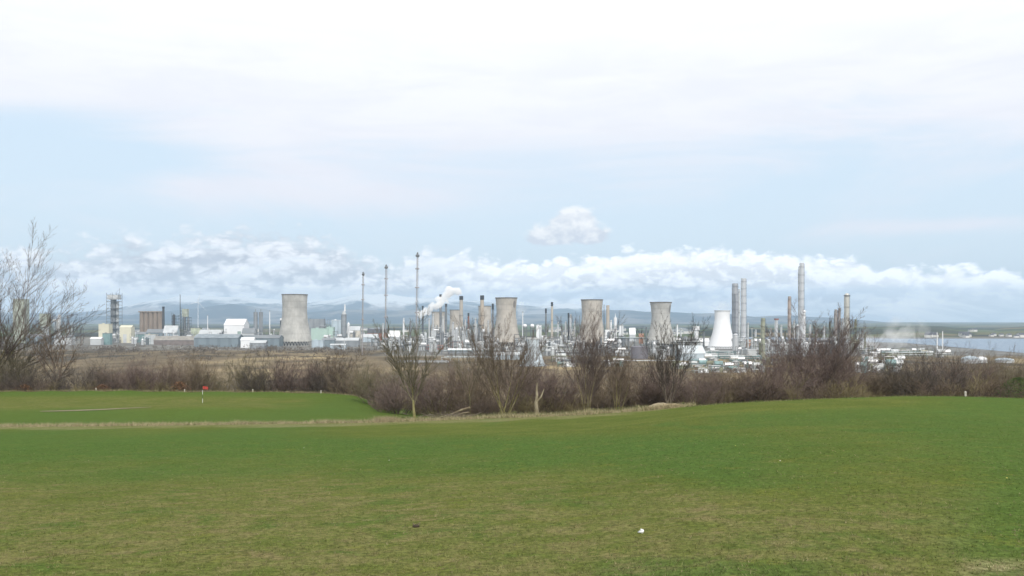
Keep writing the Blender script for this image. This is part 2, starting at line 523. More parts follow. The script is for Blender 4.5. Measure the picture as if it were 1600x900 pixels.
OLIVE = mat('olive_plant_steel', (0.22, 0.225, 0.15), 0.65, 0.1, var=0.25, scale=0.2)


def blotched(name, src, H, r, ang, zc, hh):
    """weathered concrete with one darker ellipse near the rim"""
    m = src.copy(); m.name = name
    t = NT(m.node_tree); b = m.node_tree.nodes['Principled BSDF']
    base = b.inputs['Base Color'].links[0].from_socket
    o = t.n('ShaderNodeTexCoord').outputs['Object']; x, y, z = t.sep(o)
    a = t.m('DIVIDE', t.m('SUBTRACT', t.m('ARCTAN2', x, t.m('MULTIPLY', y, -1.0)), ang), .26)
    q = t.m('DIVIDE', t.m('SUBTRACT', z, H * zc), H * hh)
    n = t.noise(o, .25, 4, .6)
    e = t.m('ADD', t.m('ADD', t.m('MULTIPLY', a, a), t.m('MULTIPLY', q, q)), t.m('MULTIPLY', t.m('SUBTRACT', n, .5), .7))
    t.put(b.inputs['Base Color'], t.mix(t.sm(e, .55, 1.1, .62, 0), base, (.10, .085, .075)))  # ragged ellipse mixed darker into the base colour
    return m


# ------------------------------------------------------------------ works: kinds of thing
def cooling_tower(px, D, ytop, wtop, wwaist, waist, wbase, mt, label, rim=RIMC, legs=0.09, rings=True, zb=0.0):
    t = thing('cooling_tower', label, 'cooling tower', (X(px, D), D, zb))
    H = Z(ytop, D) - zb
    rt, rw, rb = W(wtop, D) / 2, W(wwaist, D) / 2, W(wbase, D) / 2
    z0 = H * legs
    pr = []
    for k in range(33):
        s = k / 32
        z = z0 + (H - z0) * s
        if s < waist:
            q = (waist - s) / waist
            r = rw + (rb - rw) * (q ** 1.75)
        else:
            q = (s - waist) / (1 - waist)
            r = rw + (rt - rw) * (q ** 1.6)
        pr.append((r, z))
    mb = MB()
    inn = [(r - 0.9, z) for r, z in pr[::-1]]
    mb.lathe(pr + inn + [pr[0]], 64, close=False)
    link('shell', mb, mt, t, smooth=True)
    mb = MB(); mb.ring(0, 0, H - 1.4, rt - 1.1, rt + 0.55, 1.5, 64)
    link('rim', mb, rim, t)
    mb = MB(); n = 36
    mb.ring(0, 0, z0 - 0.6, rb - 1.0, rb + 0.5, 0.7, 48); mb.ring(0, 0, 0, rb - 0.4, rb + 2.2, 0.6, 48)
    for k in range(n):
        a0 = 2 * math.pi * k / n; a1 = a0 + math.pi / n; a2 = a0 - math.pi / n
        for a in (a1, a2):
            mb.bar(((rb + 1) * math.cos(a), (rb + 1) * math.sin(a), 0.2), (rb * math.cos(a0), rb * math.sin(a0), z0), 0.38, 4)
    link('support_ring', mb, mt, t)
    if legs > 0.02:
        mb = MB(); mb.ring(0, 0, 0.05, rb * 0.78, rb * 0.80, z0 * 0.9, 32)
        link('fill_screen', mb, DARKS, t)
    if rings:
        for s in (0.18, 0.36, 0.54, 0.72, 0.86):
            k = int(s * 32); r, z = pr[k]
            mb = MB(); mb.ring(0, 0, z, r - 0.5, r + 0.09, 0.25, 64)
            link('lift_joint', mb, mat('dark_lift_joint', (.30, .275, .24), .9, var=.3, scale=.1), t)  # joint rings coloured darker than the shell
    return t


def chimney(px, D, ytop, w, mt, label, cap=BLACK, caph=12, wb=None, zb=0.0, group=None, plats=1, name='chimney'):
    t = thing(name, label, 'chimney', (X(px, D), D, zb), group)
    H = Z(ytop, D) - zb; r = W(w, D) / 2; ch = W(caph, D); rb = r * 1.18 if wb is None else W(wb, D) / 2
    mb = MB(); mb.cyl(0, 0, 0, H - ch, rb, 18, r)
    link('shaft', mb, mt, t, smooth=False)
    if cap is not None:
        mb = MB(); mb.lathe([(r * 1.12, H - ch), (r * 1.12, H), (r * 0.8, H), (r * 0.8, H - 1.0), (0.01, H - 1.0)], 18)
        link('cap', mb, cap, t)
    for k in range(plats):
        z = (H - ch) * (0.62 + 0.3 * k / max(1, plats))
        mb = MB(); mb.ring(0, 0, z, r * 0.95, r * 1.18 + 0.9, 0.35, 16)
        link('platform', mb, DARKS, t)
    return t


def tall_stack(px, D, ytop, w, mt, label, nplat=6, ladder=True, dome=False, band=None):
    """clad steel column or stack with ring platforms, a side ladder and a riser pipe"""
    t = thing('process_column' if dome else 'flue_stack', label, 'stack' if not dome else 'column', (X(px, D), D, 0))
    H = Z(ytop, D); r = W(w, D) / 2
    mb = MB()
    if dome:
        mb.lathe([(r, 0), (r, H - r), (r * 0.9, H - r * 0.55), (r * 0.65, H - r * 0.22), (r * 0.3, H - r * 0.04), (0.02, H)], 20)
    else:
        mb.lathe([(r * 1.15, 0), (r * 1.15, H * 0.12), (r, H * 0.16), (r, H), (r * 0.82, H), (r * 0.82, H - 2), (0.02, H - 2)], 20)
    link('shell', mb, mt, t)
    for k in range(nplat):
        z = H * (0.22 + 0.74 * k / max(1, nplat - 1)) - 1
        mb = MB()
        mb.ring(0, 0, z, r * 0.98, r + 0.75, 0.16, 18); mb.ring(0, 0, z + 1.1, r + 0.66, r + 0.75, 0.08, 18)
        for q in range(6):
            a = q * math.pi / 3
            mb.bar(((r + .68) * math.cos(a), (r + .68) * math.sin(a), z), ((r + .68) * math.cos(a), (r + .68) * math.sin(a), z + 1.15), .06)
        link('platform', mb, STEEL, t)
    if ladder:
        mb = MB(); x = r + 0.62
        for s in (-0.3, 0.3):
            mb.bar((x, s, 0), (x, s, H - 1), 0.09)
        z = 1.0
        while z < H - 1:
            mb.bar((x, -0.3, z), (x, 0.3, z), 0.06); z += 2.2
        link('ladder', mb, STEEL, t)
    mb = MB(); x = -(r + 0.35)
    mb.bar((x, 0, 0), (x, 0, H * 0.93), 0.28, 8); mb.bar((x, 0, H * 0.93), (-r * 0.5, 0, H * 0.95), 0.28, 8)
    link('riser_pipe', mb, mt, t)
    if band is not None:
        mb = MB(); mb.ring(0, 0, H - r * 1.2, r * 0.97, r + 0.95, 0.9, 18); link('collar', mb, band, t)
    return t


FLR = mat('pinkish_galvanised_steel', (.36, .34, .345), .6, .1, var=.2, scale=.1)


def flare_stack(px, pxb, D, ytop, w, label):
    t = thing('flare_stack', label, 'flare stack', (X(pxb, D), D, 0), 'slim flare stacks behind the hedge')
    H = Z(ytop, D); lean = X(px, D) - X(pxb, D); r = W(w, D) / 2
    mb = MB(); mb.bar((0, 0, 0), (lean, 0, H - 4), 0.36, 8); link('riser', mb, FLR, t)
    mb = MB(); n = int(H / 5.5)
    def leg(k, z): 
        a = k * 2 * math.pi / 3 + 0.4
        return (lean * z / H + r * math.cos(a), r * math.sin(a), z)
    for k in range(3):
        mb.bar(leg(k, 0), leg(k, H * 0.97), 0.12)
    for i in range(n):
        z0 = H * 0.97 * i / n; z1 = H * 0.97 * (i + 1) / n
        for k in range(3):
            mb.bar(leg(k, z0), leg((k + 1) % 3, z1), 0.06); mb.bar(leg(k, z1), leg((k + 1) % 3, z1), 0.06)
    link('lattice', mb, FLR, t)
    for s in (0.42, 0.66, 0.84):
        mb = MB(); mb.ring(lean * s, 0, H * s, 0.4, r + 1.0, 1.1, 12); link('platform', mb, FLR, t)
    mb = MB(); mb.lathe([(r * 0.7, H * 0.955), (r * 1.5, H * 0.96), (r * 1.7, H * 0.975), (r * 1.0, H * 0.98), (0.7, H * 0.985), (0.9, H), (0.5, H)], 12, lean, 0)
    link('flare_tip', mb, STEEL, t)
    mb = MB()
    for k in range(3):
        a = k * 2.1; mb.bar((lean + 1.6 * math.cos(a), 1.6 * math.sin(a), H * 0.96), (lean + 1.6 * math.cos(a), 1.6 * math.sin(a), H - 1), 0.14)
    mb.ring(lean, 0, H * 0.965, 0.6, 1.8, 0.3, 10)
    link('pilot_burners', mb, DARKS, t)
    return t


def shed(px0, px1, D, ytop, depth, wall, roof, label, pitch=0.22, door=None, win=0, along='x', name='shed', cat='building', zb=0.0, eave=None, side=0.0):
    """building with a pitched (pitch > 0) or flat roof; ridge along x or along y"""
    t = thing(name, label, cat, (X((px0 + px1) / 2, D), D, zb), None, side)
    w = W(px1 - px0, D) / 2; H = Z(ytop, D) - zb
    if pitch > 0:
        e = H * (1 - pitch)
        mb = MB()
        if along == 'x':
            mb.add([(-w, 0, 0), (w, 0, 0), (w, depth, 0), (-w, depth, 0), (-w, 0, e), (w, 0, e), (w, depth, e), (-w, depth, e), (-w, depth / 2, H - .3), (w, depth / 2, H - .3)],
                   [(0, 1, 5, 4), (1, 2, 6, 9, 5), (2, 3, 7, 6), (3, 0, 4, 8, 7)])
        else:
            mb.add([(-w, 0, 0), (w, 0, 0), (w, depth, 0), (-w, depth, 0), (-w, 0, e), (w, 0, e), (w, depth, e), (-w, depth, e), (0, 0, H - .3), (0, depth, H - .3)],
                   [(0, 1, 5, 8, 4), (1, 2, 6, 5), (2, 3, 7, 9, 6), (3, 0, 4, 7)])
        link('wall', mb, wall, t)
        mb = MB(); o = 0.6; th = 0.35
        if along == 'x':
            A = [(-w - o, -o, e - .2), (w + o, -o, e - .2), (w + o, depth / 2, H), (-w - o, depth / 2, H), (w + o, depth + o, e - .2), (-w - o, depth + o, e - .2)]
        else:
            A = [(-w - o, depth + o, e - .2), (-w - o, -o, e - .2), (0, -o, H), (0, depth + o, H), (w + o, -o, e - .2), (w + o, depth + o, e - .2)]
        B = [(x, y, z + th) for x, y, z in A]
        mb.add(A + B, [(0, 3, 2, 1), (3, 5, 4, 2), (6, 7, 8, 9), (9, 8, 10, 11), (0, 1, 7, 6), (1, 2, 8, 7), (2, 4, 10, 8), (4, 5, 11, 10), (5, 3, 9, 11), (3, 0, 6, 9)])
        link('roof', mb, roof, t)
    else:
        mb = MB(); mb.box(-w, w, 0, depth, 0, H - 0.6); link('wall', mb, wall, t)
        mb = MB(); mb.box(-w - .4, w + .4, -.4, depth + .4, H - 0.6, H); mb.box(-w * .5, -w * .2, depth * .3, depth * .5, H, H + 1.3)
        link('roof', mb, roof, t)
    if door is not None:
        x0, x1, hh, dm = door
        mb = MB(); mb.box(-w + 2 * w * x0, -w + 2 * w * x1, -0.18, -0.02, 0.1, H * hh); link('door', mb, dm, t)
    for k in range(win):
        cx = -w + 2 * w * (k + 0.5) / win; ww = w / win * 0.55
        mb = MB(); mb.box(cx - ww, cx + ww, -0.12, -0.01, H * 0.38, H * 0.58); link('window', mb, GLASS, t)
    return t


def tank(px, D, w, ytop, mt, label, zb=0.0, group=None, roof=None):
    t = thing('storage_tank', label, 'tank', (X(px, D), D, zb), group)
    r = W(w, D) / 2; H = Z(ytop, D) - zb
    mb = MB(); mb.cyl(0, 0, 0, H * 0.88, r, 28); link('shell', mb, mt, t)
    mb = MB(); mb.lathe([(r + .15, H * 0.88), (r + .15, H * 0.9), (r * .5, H * 0.965), (.3, H)], 28); link('roof', mb, roof or mt, t)
    mb = MB()
    n = 14
    for k in range(n):
        a0 = -2.4 + 1.5 * k / n; a1 = -2.4 + 1.5 * (k + 1) / n
        mb.bar(((r + .5) * math.cos(a0), (r + .5) * math.sin(a0), H * .86 * k / n), ((r + .5) * math.cos(a1), (r + .5) * math.sin(a1), H * .86 * (k + 1) / n), .25)
    link('stair', mb, STEEL, t)
    return t


def sphere_tank(px, D, w, ytop, label, mt=WHITE):
    t = thing('spherical_tank', label, 'tank', (X(px, D), D, 0))
    r = W(w, D) / 2; H = Z(ytop, D)
    mb = MB(); mb.sphere(0, 0, H - r, r, 20); link('shell', mb, mt, t, smooth=True)
    mb = MB()
    mb.ring(0, 0, 0, r * .7, r * 1.0, 0.4, 16)
    for k in range(8):
        a = k * math.pi / 4; mb.bar((r * .85 * math.cos(a), r * .85 * math.sin(a), 0), (r * .93 * math.cos(a), r * .93 * math.sin(a), H - r), .4, 6)
    link('legs', mb, STEEL, t)
    return t


def mast(px, D, ytop, mt, label, w=1.4, lamp=False, name='mast', group=None):
    t = thing(name, label, 'mast', (X(px, D), D, 0), group)
    H = Z(ytop, D); r = W(w, D) / 2
    mb = MB(); mb.cyl(0, 0, 0, H, r, 8, r * .6); link('pole', mb, mt, t)
    mb = MB()
    if lamp:
        mb.box(-r * 3.2, r * 3.2, -.3, .3, H, H + .7)
    else:
        mb.cyl(0, 0, H, H + 1.4, r * 1.1, 8, r * .4)
    link('head', mb, STEEL if not lamp else DARKS, t)
    return t


def pipe_rack(px0, px1, D, ytop, mt, label, levels=2, npipe=4, seed=0, depth=8.0, pm=None):
    """a run of steel trestles with pipes laid along them"""
    rng = random.Random(seed)
    t = thing('pipe_rack', label, 'pipe rack', (X((px0 + px1) / 2, D), D, 0))
    w = W(px1 - px0, D) / 2; H = Z(ytop, D)
    n = max(3, int(2 * w / 9))
    mb = MB()
    for k in range(n + 1):
        x = -w + 2 * w * k / n
        for y in (0, depth):
            mb.bar((x, y, 0), (x, y, H), .28)
        for l in range(levels):
            z = H * (1 - 0.38 * l) - .6
            mb.bar((x, -0.6, z), (x, depth + .6, z), .26)
    for l in range(levels):
        z = H * (1 - 0.38 * l) - .6
        for y in (0, depth):
            mb.bar((-w, y, z - .3), (w, y, z - .3), .2)
    link('trestle', mb, mt, t)
    pms = pm or [PIPEW, STEEL, PIPEW, SILV, TEAL]
    for l in range(levels):
        z = H * (1 - 0.38 * l) - .2
        for k in range(npipe):
            r = rng.uniform(.22, .6); y = depth * (k + .3) / npipe
            a = -w * rng.uniform(.75, 1.03); b_ = w * rng.uniform(.75, 1.03)
            mb = MB(); mb.bar((a, y, z + r), (b_, y, z + r), r, 8)
            if rng.random() < .5:
                mb.bar((b_, y, z + r), (b_, y, max(0, z - H * .5)), r, 8)
            link('pipe', mb, rng.choice(pms), t)
    return t


def process_unit(px0, px1, D, ytop, mt, label, seed=0, depth=None, floors=None, nv=3, vm=None, tall=0.0, clad=None):
    """open steel structure with floors, vessels standing in and above it, and pipes"""
    rng = random.Random(seed)
    t = thing('process_unit', label, 'process plant', (X((px0 + px1) / 2, D), D, 0))
    w = W(px1 - px0, D) / 2; H = Z(ytop, D); depth = depth or min(24, max(8, w * .9))
    n = max(2, int(round(2 * w / 7))); fl = floors or max(2, int(round(H / 6)))
    mb = MB(); g = 0.24
    prof = [H * rng.uniform(.62, 1.0) for _ in range(n + 1)]
    prof[rng.randrange(n + 1)] = H
    for k in range(n + 1):
        x = -w + 2 * w * k / n
        for y in (0, depth):
            mb.bar((x, y, 0), (x, y, prof[k]), g)
        mb.bar((x, 0, prof[k] - g), (x, depth, prof[k] - g), g)
    for f_ in range(1, fl + 1):
        z = H * f_ / fl - .4
        for k in range(n):
            if z <= min(prof[k], prof[k + 1]) + .5:
                xa = -w + 2 * w * k / n; xb = -w + 2 * w * (k + 1) / n
                for y in (0, depth):
                    mb.bar((xa, y, z), (xb, y, z), g)
                if rng.random() < .55:
                    mb.bar((xa, 0, z - H / fl), (xb, 0, z), .13)
    link('frame', mb, mt, t)
    for f_ in range(1, fl + 1):
        z = H * f_ / fl - .2
        ks = [k for k in range(n) if z <= min(prof[k], prof[k + 1]) + .5 and rng.random() < .8]
        if not ks: continue
        xa = -w + 2 * w * min(ks) / n; xb = -w + 2 * w * (max(ks) + 1) / n
        mb = MB(); mb.box(xa, xb, .3, depth - .3, z, z + .25)
        mb.bar((xa, .1, z + 1.2), (xb, .1, z + 1.2), .08); mb.bar((xa, .1, z), (xa, .1, z + 1.2), .06); mb.bar((xb, .1, z), (xb, .1, z + 1.2), .06)
        link('deck', mb, STEEL if rng.random() < .6 else mt, t)
    vms = vm or [SILV, PIPEW, OFFW, STEEL]
    for k in range(nv):
        r = rng.uniform(1.1, min(3.0, w * .4 + .6)); x = rng.uniform(-w + r, w - r) if w > r else 0; y = rng.uniform(-1.0, depth * .5)
        if rng.random() < .62:
            h = H * rng.uniform(.5, 1.0 + tall)
            mb = MB(); mb.lathe([(r, 0), (r, h - r), (r * .85, h - r * .5), (r * .5, h - r * .13), (.05, h)], 14, x, y)
            if rng.random() < .6:
                mb.ring(x, y, h * .75, r * .95, r + .7, .25, 12)
        else:
            z = H * rng.uniform(.1, .75); l = rng.uniform(2.5, max(3, w * .6))
            mb = MB(); mb.bar((x - l, y, z + r), (x + l, y, z + r), r, 12)
            mb.box(x - l * .6 - .3, x - l * .6 + .3, y - r * .6, y + r * .6, z - 1.0, z + r * .4)
            mb.box(x + l * .6 - .3, x + l * .6 + .3, y - r * .6, y + r * .6, z - 1.0, z + r * .4)
        link('vessel', mb, rng.choice(vms), t)
    if clad is not None:
        c0, c1, h0, h1, cm = clad
        mb = MB(); mb.box(-w + 2 * w * c0, -w + 2 * w * c1, -.5, depth * .9, H * h0, H * h1); link('cladding', mb, cm, t)
    for k in range(3):
        z = H * rng.uniform(.15, .9); r = rng.uniform(.2, .5); y = rng.uniform(-1.2, -.4)
        xa = rng.uniform(-w, 0); xb = rng.uniform(0, w) + .5; zz = H * rng.uniform(0.0, 1.0)
        mb = MB(); mb.bar((xa, y, 0), (xa, y, z), r, 7); mb.bar((xa, y, z), (xb, y, z), r, 7); mb.bar((xb, y, z), (xb, y, zz), r, 7)
        link('pipe', mb, rng.choice([PIPEW, SILV, STEEL]), t)
    return t


# ------------------------------------------------------------------ works, from left to right
# steel tower at the far left
def lattice_tower(px, D, ytop, w, label):
    t = thing('steel_process_tower', label, 'process tower', (X(px, D), D, 0))
    H = Z(ytop, D); r = W(w, D) / 2; d = r * 1.6
    mb = MB(); n = 14
    for x in (-r, 0, r):
        for y in (0, d):
            mb.bar((x, y, 0), (x, y, H * .97), .4)
    for k in range(1, n + 1):
        z = H * .93 * k / n
        for y in (0, d):
            mb.bar((-r, y, z), (r, y, z), .3)
        for x in (-r, r):
            mb.bar((x, 0, z), (x, d, z), .3)
        s = 1 if k % 2 else -1
        mb.bar((-r * s, 0, z - H * .93 / n), (0, 0, z), .18); mb.bar((0, 0, z - H * .93 / n), (r * s, 0, z), .18)
    link('frame', mb, STEEL, t)
    for k in range(2, n, 2):
        z = H * .93 * k / n
        mb = MB(); mb.box(-r + .2, r - .2, .3, d - .3, z, z + .4); link('deck', mb, STEEL, t)
    mb = MB(); mb.cyl(-r * .15, d * .5, 0, H * .86, r * .42, 14); link('vessel', mb, GREYS, t)
    mb = MB(); mb.cyl(r * .55, d * .5, 0, H * .8, r * .25, 12); link('vessel', mb, PIPEW, t)
    mb = MB(); mb.box(-r * .9, r * .98, .1, d * .8, H * .84, H * .93); link('cladding', mb, OFFW, t)
    mb = MB(); mb.bar((r * .9, d * .5, H * .93), (r * .9, d * .5, H + 6), .3); mb.bar((0, d * .5, H * .93), (r * .9, d * .5, H + 5), .18)
    link('derrick', mb, STEEL, t)
    return t


lattice_tower(175.5, 1750, 455, 18, 'tall open steel tower with a white clad top beside cream sheds')
shed(154, 170, 1690, 506, 16, CREAM, CREAM, 'cream square shed just left of the open steel tower foot', pitch=0)
shed(187, 205, 1700, 508.5, 16, CREAM, CREAM, 'cream square shed just right of the open steel tower foot', pitch=.12, door=(.3, .6, .5, OFFW))
shed(141, 158, 1560, 527, 10, OFFW, WHITE, 'long low white shed in front of the left cream shed', pitch=.2)
shed(160, 172, 1580, 520.5, 9, TEAL, ROOFG, 'teal low plant house at the open steel tower foot', pitch=0)
# brown silos
t = thing('silo_block', 'brown concrete silo block of fluted drums with a flat roof', 'silo', (X(236, 1900), 1900, 0))
Hs = Z(487, 1900)
for k in range(5):
    rr_ = W(7.2, 1900) / 2
    mb = MB(); mb.cyl(W(-14 + 7 * k, 1900), 0, 0, Hs - 1.5, rr_, 18); link('drum', mb, BROWNC, t)
mb = MB(); mb.box(-W(18, 1900), W(17.5, 1900), -6, 8, Hs - 1.5, Hs + 1); link('roof', mb, BROWNC, t)
chimney(255.3, 1880, 479, 3.4, DARKS, 'short dark stack touching the brown silo block', caph=3)
process_unit(268, 284, 1720, 489, DARKS, 'dark steel plant frame carrying a tall thin mast', 5, nv=3, vm=[STEEL, GREYS, DARKS])
mast(281.5, 1712, 461, DARKS, 'thin dark mast rising from the dark steel plant frame', 1.5)
process_unit(282, 297, 1735, 481, DARKS, 'dark steel plant tower with a pale green cabin on top', 6, nv=3, vm=[STEEL, GREYS], clad=(.15, .72, .74, .97, mat('pale_green_sheeting', (.37, .40, .33), .7)))
mast(324.5, 1900, 493, WHITE, 'thin white mast between the dark plant and the white gabled hall', 1.6)
# white hall
shed(350, 381, 1650, 498.5, 34, WHITE, WHITE, 'white gabled hall with a grey green door, left of twin grey towers', pitch=.24, along='x', door=(.68, .86, .5, mat('grey_green_door', (.28, .36, .33), .7)))
shed(378, 397, 1600, 513, 14, OFFW, ROOFG, 'low white annex leaning on the right side of the white gabled hall', pitch=.3)
t = thing('twin_silo', 'pair of slim grey towers standing side by side', 'silo', (X(403.5, 1640), 1640, 0))
for s in (-1, 1):
    mb = MB(); rr_ = W(6.2, 1640) / 2; mb.cyl(W(4.1, 1640) * s, 0, 0, Z(487.5, 1640), rr_, 16); mb.bar((W(4.1, 1640) * s, 0, Z(487.5, 1640)), (W(4.1, 1640) * s, 0, Z(483, 1640)), .5)
    link('drum', mb, GREYS, t)
mb = MB(); mb.box(-W(9, 1640), W(9, 1640), -5, 4, 0, 5); link('plinth', mb, OFFW, t)


def turbine(px, D, yhub, label, rot):
    t = thing('wind_turbine', label, 'wind turbine', (X(px, D), D, 0), None)
    H = Z(yhub, D)
    mb = MB(); mb.cyl(0, 0, 0, H, 2.0, 10, 1.1); link('tower', mb, WHITE, t)
    mb = MB(); mb.box(-1.4, 1.4, -3, 4, H - 1, H + 1.8); link('nacelle', mb, WHITE, t)
    for k in range(3):
        a = rot + k * 2 * math.pi / 3; L = H * .45
        mb = MB(); c, s = math.cos(a), math.sin(a)
        mb.bar((0, -3.5, H + .4), (L * .25 * c, -3.5, H + .4 + L * .25 * s), .8, 6, 1.3); mb.bar((L * .25 * c, -3.5, H + .4 + L * .25 * s), (L * c, -3.5, H + .4 + L * s), 1.3, 6, .25)
        link('blade', mb, WHITE, t)


turbine(309.5, 5200, 472, 'white wind turbine before the snowy hills, above the dark plant', 1.3)
mast(421.5, 1900, 486.5, WHITE, 'white slim mast between twin grey towers and the lone cooling tower', 1.8)
chimney(440, 1700, 497, 4.5, DARKS, 'stubby dark stack with a white cap half hidden by the lone cooling tower', cap=WHITE, caph=3.5, plats=0)
cooling_tower(460.5, 1525, 460, 39.5, 37.5, .70, 53, CONC, 'grey concrete cooling tower standing alone beside the mint green building')
process_unit(482, 512, 1850, 497.5, GREYS, 'grey ribbed plant block above the mint green building', 9, nv=4, vm=[GREYS], clad=(.02, .80, .0, .98, GREYS))
shed(486, 512, 1720, 513, 18, MINT, MINT, 'mint green flat building right of the lone cooling tower', pitch=0, win=0)
shed(510, 521, 1725, 511, 14, MINT, MINT, 'narrow mint green annex joining the mint building and the pale blue block', pitch=0)
shed(518, 534, 1745, 500, 16, PALEB, WHITE, 'pale blue ribbed block with a white parapet', pitch=0)
t = tall_stack(537.5, 1740, 491, 8, GREYS, 'grey slim tower with a pale head and a white mast on top', nplat=3, ladder=False)
mb = MB(); Hh = Z(491, 1740); mb.cyl(0, 0, Hh + .02, Hh + 6, W(7, 1740) / 2, 12, W(4, 1740) / 2); link('head', mb, OFFW, t)
mb = MB(); mb.cyl(W(1.4, 1740), 0, Hh + 6, Z(475.5, 1740), W(2.6, 1740) / 2, 8, W(1.6, 1740) / 2); link('mast', mb, WHITE, t)
tank(544.5, 1760, 4, 503.5, WHITE, 'small white tank touching the slim tower with a white mast')
# low sheds before the left works
shed(205, 230, 1750, 519, 16, TEAL, ROOFG, 'teal grey low plant house in front of the brown silos', pitch=.2)
shed(228, 260, 1700, 514.5, 20, BLUEG, ROOFG, 'blue grey long house at the foot of the brown silos', pitch=.25)
shed(226, 243, 1600, 522.5, 12, OFFW, mat('pale_cream_block', (.6, .58, .48), .7), 'pale cream block in front of the blue grey long house', pitch=0)
shed(255, 276, 1660, 509, 16, PALEB, OFFW, 'pale domed store between the silos and the dark plant', pitch=.4)
shed(298, 312, 1700, 512, 14, mat('pale_olive_sheeting', (.46, .50, .38), .7), ROOFG, 'pale olive block right of the dark steel plant tower', pitch=0)
shed(310, 345, 1640, 515.5, 22, GREYS, OFFW, 'low wide grey shed with pale roof left of the white gabled hall', pitch=.35)
shed(240, 306, 1560, 525.5, 24, mat('brown_clad_shed', (.2, .165, .15), .8), mat('grey_tan_roof', (.30, .28, .25), .8), 'brown walled long shed behind the scrub, left of the blue grey shed', pitch=.45)
shed(303, 372, 1440, 522.5, 30, BLUEG, mat('pale_blue_roof', (.25, .285, .31), .6), 'largest blue grey shed with a pale roof, before the white gabled hall', pitch=.28)
shed(372, 436, 1470, 524, 30, BLUEG, ROOFG, 'blue grey shed reaching to the lone cooling tower foot', pitch=.25)
shed(376, 396, 1390, 527.5, 12, WHITE, WHITE, 'bright white low shed in front of the blue grey sheds', pitch=.25)
shed(390, 415, 1370, 532, 12, GREYS, OFFW, 'dull white flat shed between the bright white shed and the lone cooling tower', pitch=.3)
shed(487, 505, 1420, 531.5, 10, PALEB, PALEB, 'pale blue low store at the lone cooling tower foot', pitch=0)
shed(503, 522, 1440, 528.5, 12, BLUEG, ROOFG, 'blue grey store between the pale blue store and the first flare stack', pitch=.2)
shed(522, 560, 1460, 528, 16, GREYS, OFFW, 'grey long low shed just left of the first flare stack', pitch=.3)
shed(516, 540, 1330, 537.5, 9, PALEB, OFFW, 'pale flat cabin row beyond the scrub left of the flare stacks', pitch=.2)
shed(545, 562, 1950, 510, 16, mat('cream_roof_wall', (.62, .58, .5), .8), OFFW, 'cream low building right of the slim tower with a white mast', pitch=.3)
shed(566, 590, 1760, 522, 14, PALEB, OFFW, 'pale blue shed between the first and second flare stacks', pitch=.4)
shed(574, 604, 1900, 514, 12, BRICK, SLATE, 'red brick long building behind the second flare stack', pitch=.35)
shed(607, 624, 1600, 517, 16, OFFW, WHITE, 'white barrel roofed store right of the second flare stack', pitch=.45)
shed(597, 606, 1470, 528, 8, PALEB, OFFW, 'pale blue kiosk at the second flare stack foot', pitch=0)
# flare stacks
flare_stack(567.5, 566, 1130, 425, 2.6, 'shortest flare stack, leftmost and thinnest of the three')
flare_stack(603.5, 602, 1090, 413.5, 3.4, 'middle flare stack with a dark bulbous tip')
flare_stack(652.5, 650, 1050, 394.5, 3.8, 'tallest flare stack, rising from behind the mossy trunked tree')
# behind the plume
cooling_tower(685, 2300, 487, 21, 20, .7, 28, TAN, 'far tan cooling tower half hidden under the white plume', rings=False)
cooling_tower(711.5, 2100, 484, 17, 16.5, .7, 23, TAN, 'small far tan cooling tower left of the tan black capped chimney', rings=False)
cooling_tower(757.5, 2200, 478, 20, 19.5, .7, 27, TAN, 'far tan cooling tower right behind the pale tan chimney with the white marked cap', rings=False)
chimney(660.5, 2200, 478, 2.6, DARKS, 'short dark chimney below the left end of the white plume', caph=4)
chimney(688.5, 1950, 460, 3.6, STEEL, 'dark capped chimney poking through the white plume', caph=5)
chimney(697, 1700, 474.5, 3.2, STEEL, 'dark grey chimney right of the plume, before a far tan tower', caph=5, cap=DARKS)
chimney(720.7, 1850, 462.5, 5.4, TAN, 'tan chimney with a plain black cap beside the small far tan tower', caph=6)
chimney(753.3, 1850, 461.5, 5.6, mat('pale_tan_concrete', (.46, .39, .31), .9, var=.1, scale=.05), 'pale tan chimney with a black cap marked by a white patch', caph=7)
chimney(770, 1800, 474.5, 3.0, STEEL, 'grey chimney with a long black cap touching the big tan cooling tower', caph=9)
chimney(732, 1950, 489, 2.6, RUST, 'short rusty chimney between the two tan chimneys', caph=5)
cooling_tower(791, 1500, 465, 34, 30.5, .66, 46, blotched('tan_concrete_dark_ellipse', TAN, Z(465, 1500), 16, .95, .86, .085), 'big tan cooling tower right of the chimneys, behind the widest spreading tree')
mast(816.8, 1700, 488, WHITE, 'slim white chimney between the big tan tower and the twin white spheres', 2.0, name='vent_stack')
sphere_tank(820.3, 1600, 6.4, 506, 'left white sphere of the twin tanks above the pale blue tower')
sphere_tank(831.7, 1610, 6.6, 506, 'right white sphere of the twin tanks above the pale blue tower')
shed(838, 846, 1800, 508, 8, WHITE, WHITE, 'tiny white block right of the twin white spheres', pitch=0)
chimney(853, 1700, 482, 2.6, STEEL, 'thin grey chimney with dark cap left of the cream chimney', caph=7)
chimney(862.5, 1650, 472, 3.2, mat('cream_concrete', (.52, .47, .39), .9, var=.1, scale=.05), 'thin cream chimney with a black cap standing clear of the works', caph=6.5)
tall_stack(884, 1500, 502, 2.2, SILV, 'short silver column left of the dark and silver pair', nplat=2)
chimney(888.3, 1550, 489, 2.4, DARKS, 'dark thin chimney of the pair left of the third cooling tower', caph=8)
tall_stack(891.8, 1480, 491, 2.4, SILV, 'silver thin column of the pair left of the third cooling tower', nplat=3)
mast(905.5, 1700, 494, STEEL, 'thin grey vent against the left flank of the third cooling tower', 1.6, name='vent_stack')
cooling_tower(925, 1480, 468, 34, 31.5, .66, 48, TAN, 'tan cooling tower behind the upright narrow bare tree')
